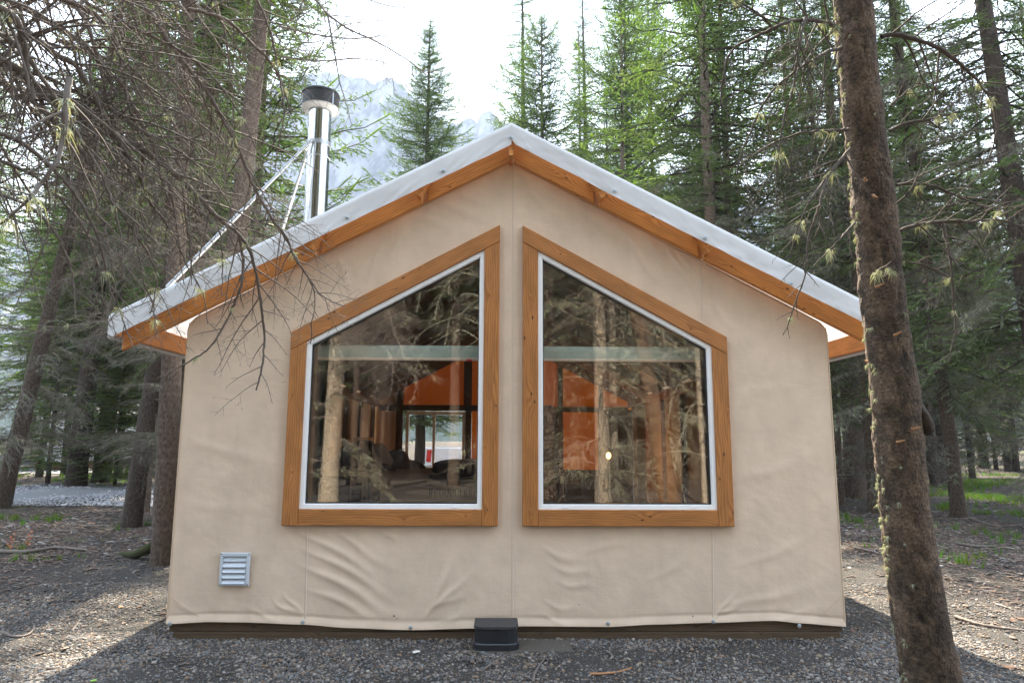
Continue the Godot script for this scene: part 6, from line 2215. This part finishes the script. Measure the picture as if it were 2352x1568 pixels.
	# sticks one could pick up
	var sticks := [
		[[[1112, 1540], [1135, 1522], [1170, 1503]], 0.007, "twig", "bare twig on the gravel below the black box, leaning left"],
		[[[1225, 1570], [1230, 1545], [1252, 1512]], 0.009, "twig", "forked twig on the gravel right below the black box"],
		[[[1355, 1551], [1385, 1550], [1420, 1546], [1450, 1536]], 0.009, "raw_wood", "orange-brown stick end on the gravel right of the forked twig"],
		[[[0, 1271], [60, 1272], [130, 1262], [200, 1268]], 0.028, "twig_grey", "long dead stick lying across the left forest floor"],
		[[[40, 1238], [110, 1228]], 0.020, "twig_grey", "short grey stick behind the long one on the left"],
		[[[115, 1222], [175, 1221]], 0.016, "twig_grey", "grey stick near the mound side of the long dead stick"],
		[[[190, 1212], [248, 1210]], 0.022, "twig_grey", "broken grey stick below the lane at the left"],
		[[[0, 1455], [40, 1466], [70, 1456], [78, 1438]], 0.012, "twig", "crooked stick at the lower left edge"],
		[[[165, 1452], [180, 1430], [190, 1420]], 0.008, "twig_grey", "pale bent twig on the sunlit gravel at the left"],
		[[[2195, 1420], [2260, 1440], [2352, 1452]], 0.016, "twig_grey", "long stick at the lower right edge"],
		[[[2195, 1250], [2240, 1258], [2290, 1258]], 0.024, "twig", "dark stick on the glade floor right of the near tree"],
		[[[2100, 1342], [2150, 1350], [2190, 1370]], 0.010, "twig", "thin stick on the glade floor behind the near tree"],
		[[[1965, 1262], [1995, 1268], [2020, 1276]], 0.022, "twig", "dark broken stick beside the mossy patch at the cabin's right"],
		[[[2230, 1195], [2290, 1212], [2350, 1210]], 0.020, "twig_grey", "grey stick behind the glade's straight trunk"]]
	for s in sticks:
		var pts := []
		for q in s[0]:
			var p := at_y(q[0], q[1])
			p.y = height_at(p.x, p.z) + s[1] * 0.8
			pts.append(p)
		var line := smooth_line(pts, 0.04)
		var rad := PackedFloat32Array()
		for i in line.size():
			line[i] += Vector3(rng.randf_range(-1, 1), rng.randf_range(0, 0.6), rng.randf_range(-1, 1)) * s[1] * 0.35
			rad.append(s[1] * lerpf(1.0, 0.45, float(i) / line.size()))
		var b := MB.new()
		b.tube(line, rad, 6, true)
		if s[3].begins_with("forked"):
			b.tube(PackedVector3Array([line[2], line[2] + Vector3(-0.06, 0.01, -0.05), line[2] + Vector3(-0.10, 0.012, -0.09)]), PackedFloat32Array([0.006, 0.005, 0.003]), 5)
		var o := put(b.mesh(), "fallen_stick", M[s[2]])
		meta(o, s[3], "stick", "sticks on the ground")
	# a scrap of pale paper-like bark, a pale chip and one green leaf
	for q in [[1032, 1606 - 0, 0.0, "", ""], [955, 1502, 0.028, "paper", "pale scrap lying on the gravel left of the black box"], [213, 1569 - 0, 0.017, "green_leaf", "single bright green leaf on the gravel at the lower left"], [893, 1587 - 0, 0.016, "raw_wood", "small orange bark chip on the gravel near the bottom edge"], [276, 1398, 0.022, "raw_wood", "pale wood chip on the sunlit gravel at the left"]]:
		if q[2] == 0.0:
			continue
		var p := at_y(q[0], q[1])
		var b := MB.new()
		b.prism([Vector2(-q[2], -q[2] * 0.4), Vector2(q[2] * 0.9, -q[2] * 0.5), Vector2(q[2], q[2] * 0.35), Vector2(-q[2] * 0.7, q[2] * 0.5)], 0.0, 0.004, Vector2(1, 0), Vector2.ZERO, 0.001)
		var o := put(b.mesh(), "leaf" if q[3] == "green_leaf" else "scrap", M[q[3]])
		o.position = Vector3(p.x, height_at(p.x, p.z) + 0.014, p.z)
		o.rotation = Vector3(-PI / 2 + 0.15, 0.7, 0.0)
		meta(o, q[4], "leaf" if q[3] == "green_leaf" else "scrap")
	# red-leaved seedlings at the left edge
	for q in [[16, 1272, "rust-coloured seedling at the left edge of the forest floor"], [58, 1266, "second rust-coloured seedling, right of the one at the left edge"]]:
		var p := at_y(q[0], q[1])
		var o := thing("seedling", q[2], "plant", p, "rust-coloured seedlings")
		var b := MB.new()
		b.tube(PackedVector3Array([p, p + Vector3(0.02, 0.12, 0), p + Vector3(0.035, 0.24, 0.01)]), PackedFloat32Array([0.004, 0.003, 0.002]), 5)
		part(b, "stem", M.twig, o)
		b = MB.new()
		for k in 16:
			var h := 0.05 + 0.012 * k
			var c := p + Vector3(0.02 * h / 0.12, h, 0)
			var a := k * 2.4
			var d := Vector3(cos(a), 0.5, sin(a)) * 0.05
			var w := Vector3(-sin(a), 0, cos(a)) * 0.012
			b.quad(c, c + d * 0.5 + w, c + d, c + d * 0.5 - w, Vector3.UP)
		part(b, "leaves", M.red_leaf, o, "", "stuff")
	far_cabin()

func bait_box():
	var z0 := 0.09
	var a := at_z(1086, 1478, z0 + 0.2)
	var c := at_z(1192, 1478, z0 + 0.2)
	var x := (a.x + c.x) * 0.5
	var w := c.x - a.x
	var slab := thing("paver_slab", "thin worn board under the black box, half buried in gravel", "slab", Vector3(x + 0.12, 0, 0.2))
	var b := MB.new()
	b.box(Vector3(x - w * 0.56, -0.03, 0.05), Vector3(x + 0.52, 0.012, 0.33), 0.006)
	part(b, "slab", M.paver, slab)
	var o := thing("bait_box", "low black plastic box against the cabin's foot, centre front", "box", Vector3(x, 0.012, z0))
	var outline := func(hw: float, front: float, back: float, cut: float) -> Array:
		return [Vector2(-hw, -back), Vector2(hw, -back), Vector2(hw, -(front - cut)), Vector2(hw - cut * 0.35, -(front - cut * 0.35)), Vector2(hw - cut * 1.3, -front), Vector2(-hw + cut * 1.3, -front), Vector2(-hw + cut * 0.35, -(front - cut * 0.35)), Vector2(-hw, -(front - cut))]
	# outlines lie in x and -z; pushing them out along y needs a quarter turn
	for q in [["base_tray", 0.0, 0.045, outline.call(w * 0.5, 0.235, 0.0, 0.05), M.black_plastic], ["body", 0.045, 0.135, outline.call(w * 0.465, 0.215, 0.0, 0.05), M.black_plastic], ["lid", 0.135, 0.158, outline.call(w * 0.485, 0.225, -0.005, 0.05), M.black_lid]]:
		b = MB.new()
		b.prism(q[3], q[1], q[2], Vector2(1, 0), Vector2.ZERO, 0.006)
		var n := put(b.mesh(), q[0], q[4], o)
		n.rotation.x = -PI / 2
	for s: float in [-1.0, 1.0]:
		b = MB.new()
		b.box(Vector3(s * w * 0.17 - 0.03, 0.046, 0.21), Vector3(s * w * 0.17 + 0.03, 0.132, 0.222), 0.006)
		put(b.mesh(), "front_rib", M.black_plastic, o)
	b = MB.new()
	b.lathe([Vector2(0.004, 0), Vector2(0.004, 0.002), Vector2(0, 0.002)], 8)
	var l := put(b.mesh(), "lock_hole", M.iron, o)
	l.position = Vector3(0.01, 0.1575, 0.20)

func far_cabin():
	# pale walls of a neighbouring cabin glimpsed between the trunks
	var p := at_y(128, 1086)
	p.y = height_at(p.x, p.z)
	var o := thing("far_cabin", "pale wall of a neighbouring cabin glimpsed between trunks at the far left", "cabin", p)
	var b := MB.new()
	b.box(p + Vector3(-0.85, 0.35, -6.0), p + Vector3(0.85, 2.5, 0.0), 0.01)
	part(b, "wall", M.vinyl, o)
	b = MB.new()
	b.box(p + Vector3(-0.9, -0.2, -6.0), p + Vector3(0.9, 0.34, 0.04), 0.01)
	part(b, "deck", M.inside_wood, o)
	b = MB.new()
	for s: float in [-1.0, 1.0]:
		b.beam(p + Vector3(s * 0.55, 2.85, 0.3), p + Vector3(s * 0.55, 2.85, -6.2), 1.5, 0.05, Vector3(s * 0.5, 0.866, 0))
	part(b, "roof", M.roof_fabric, o)
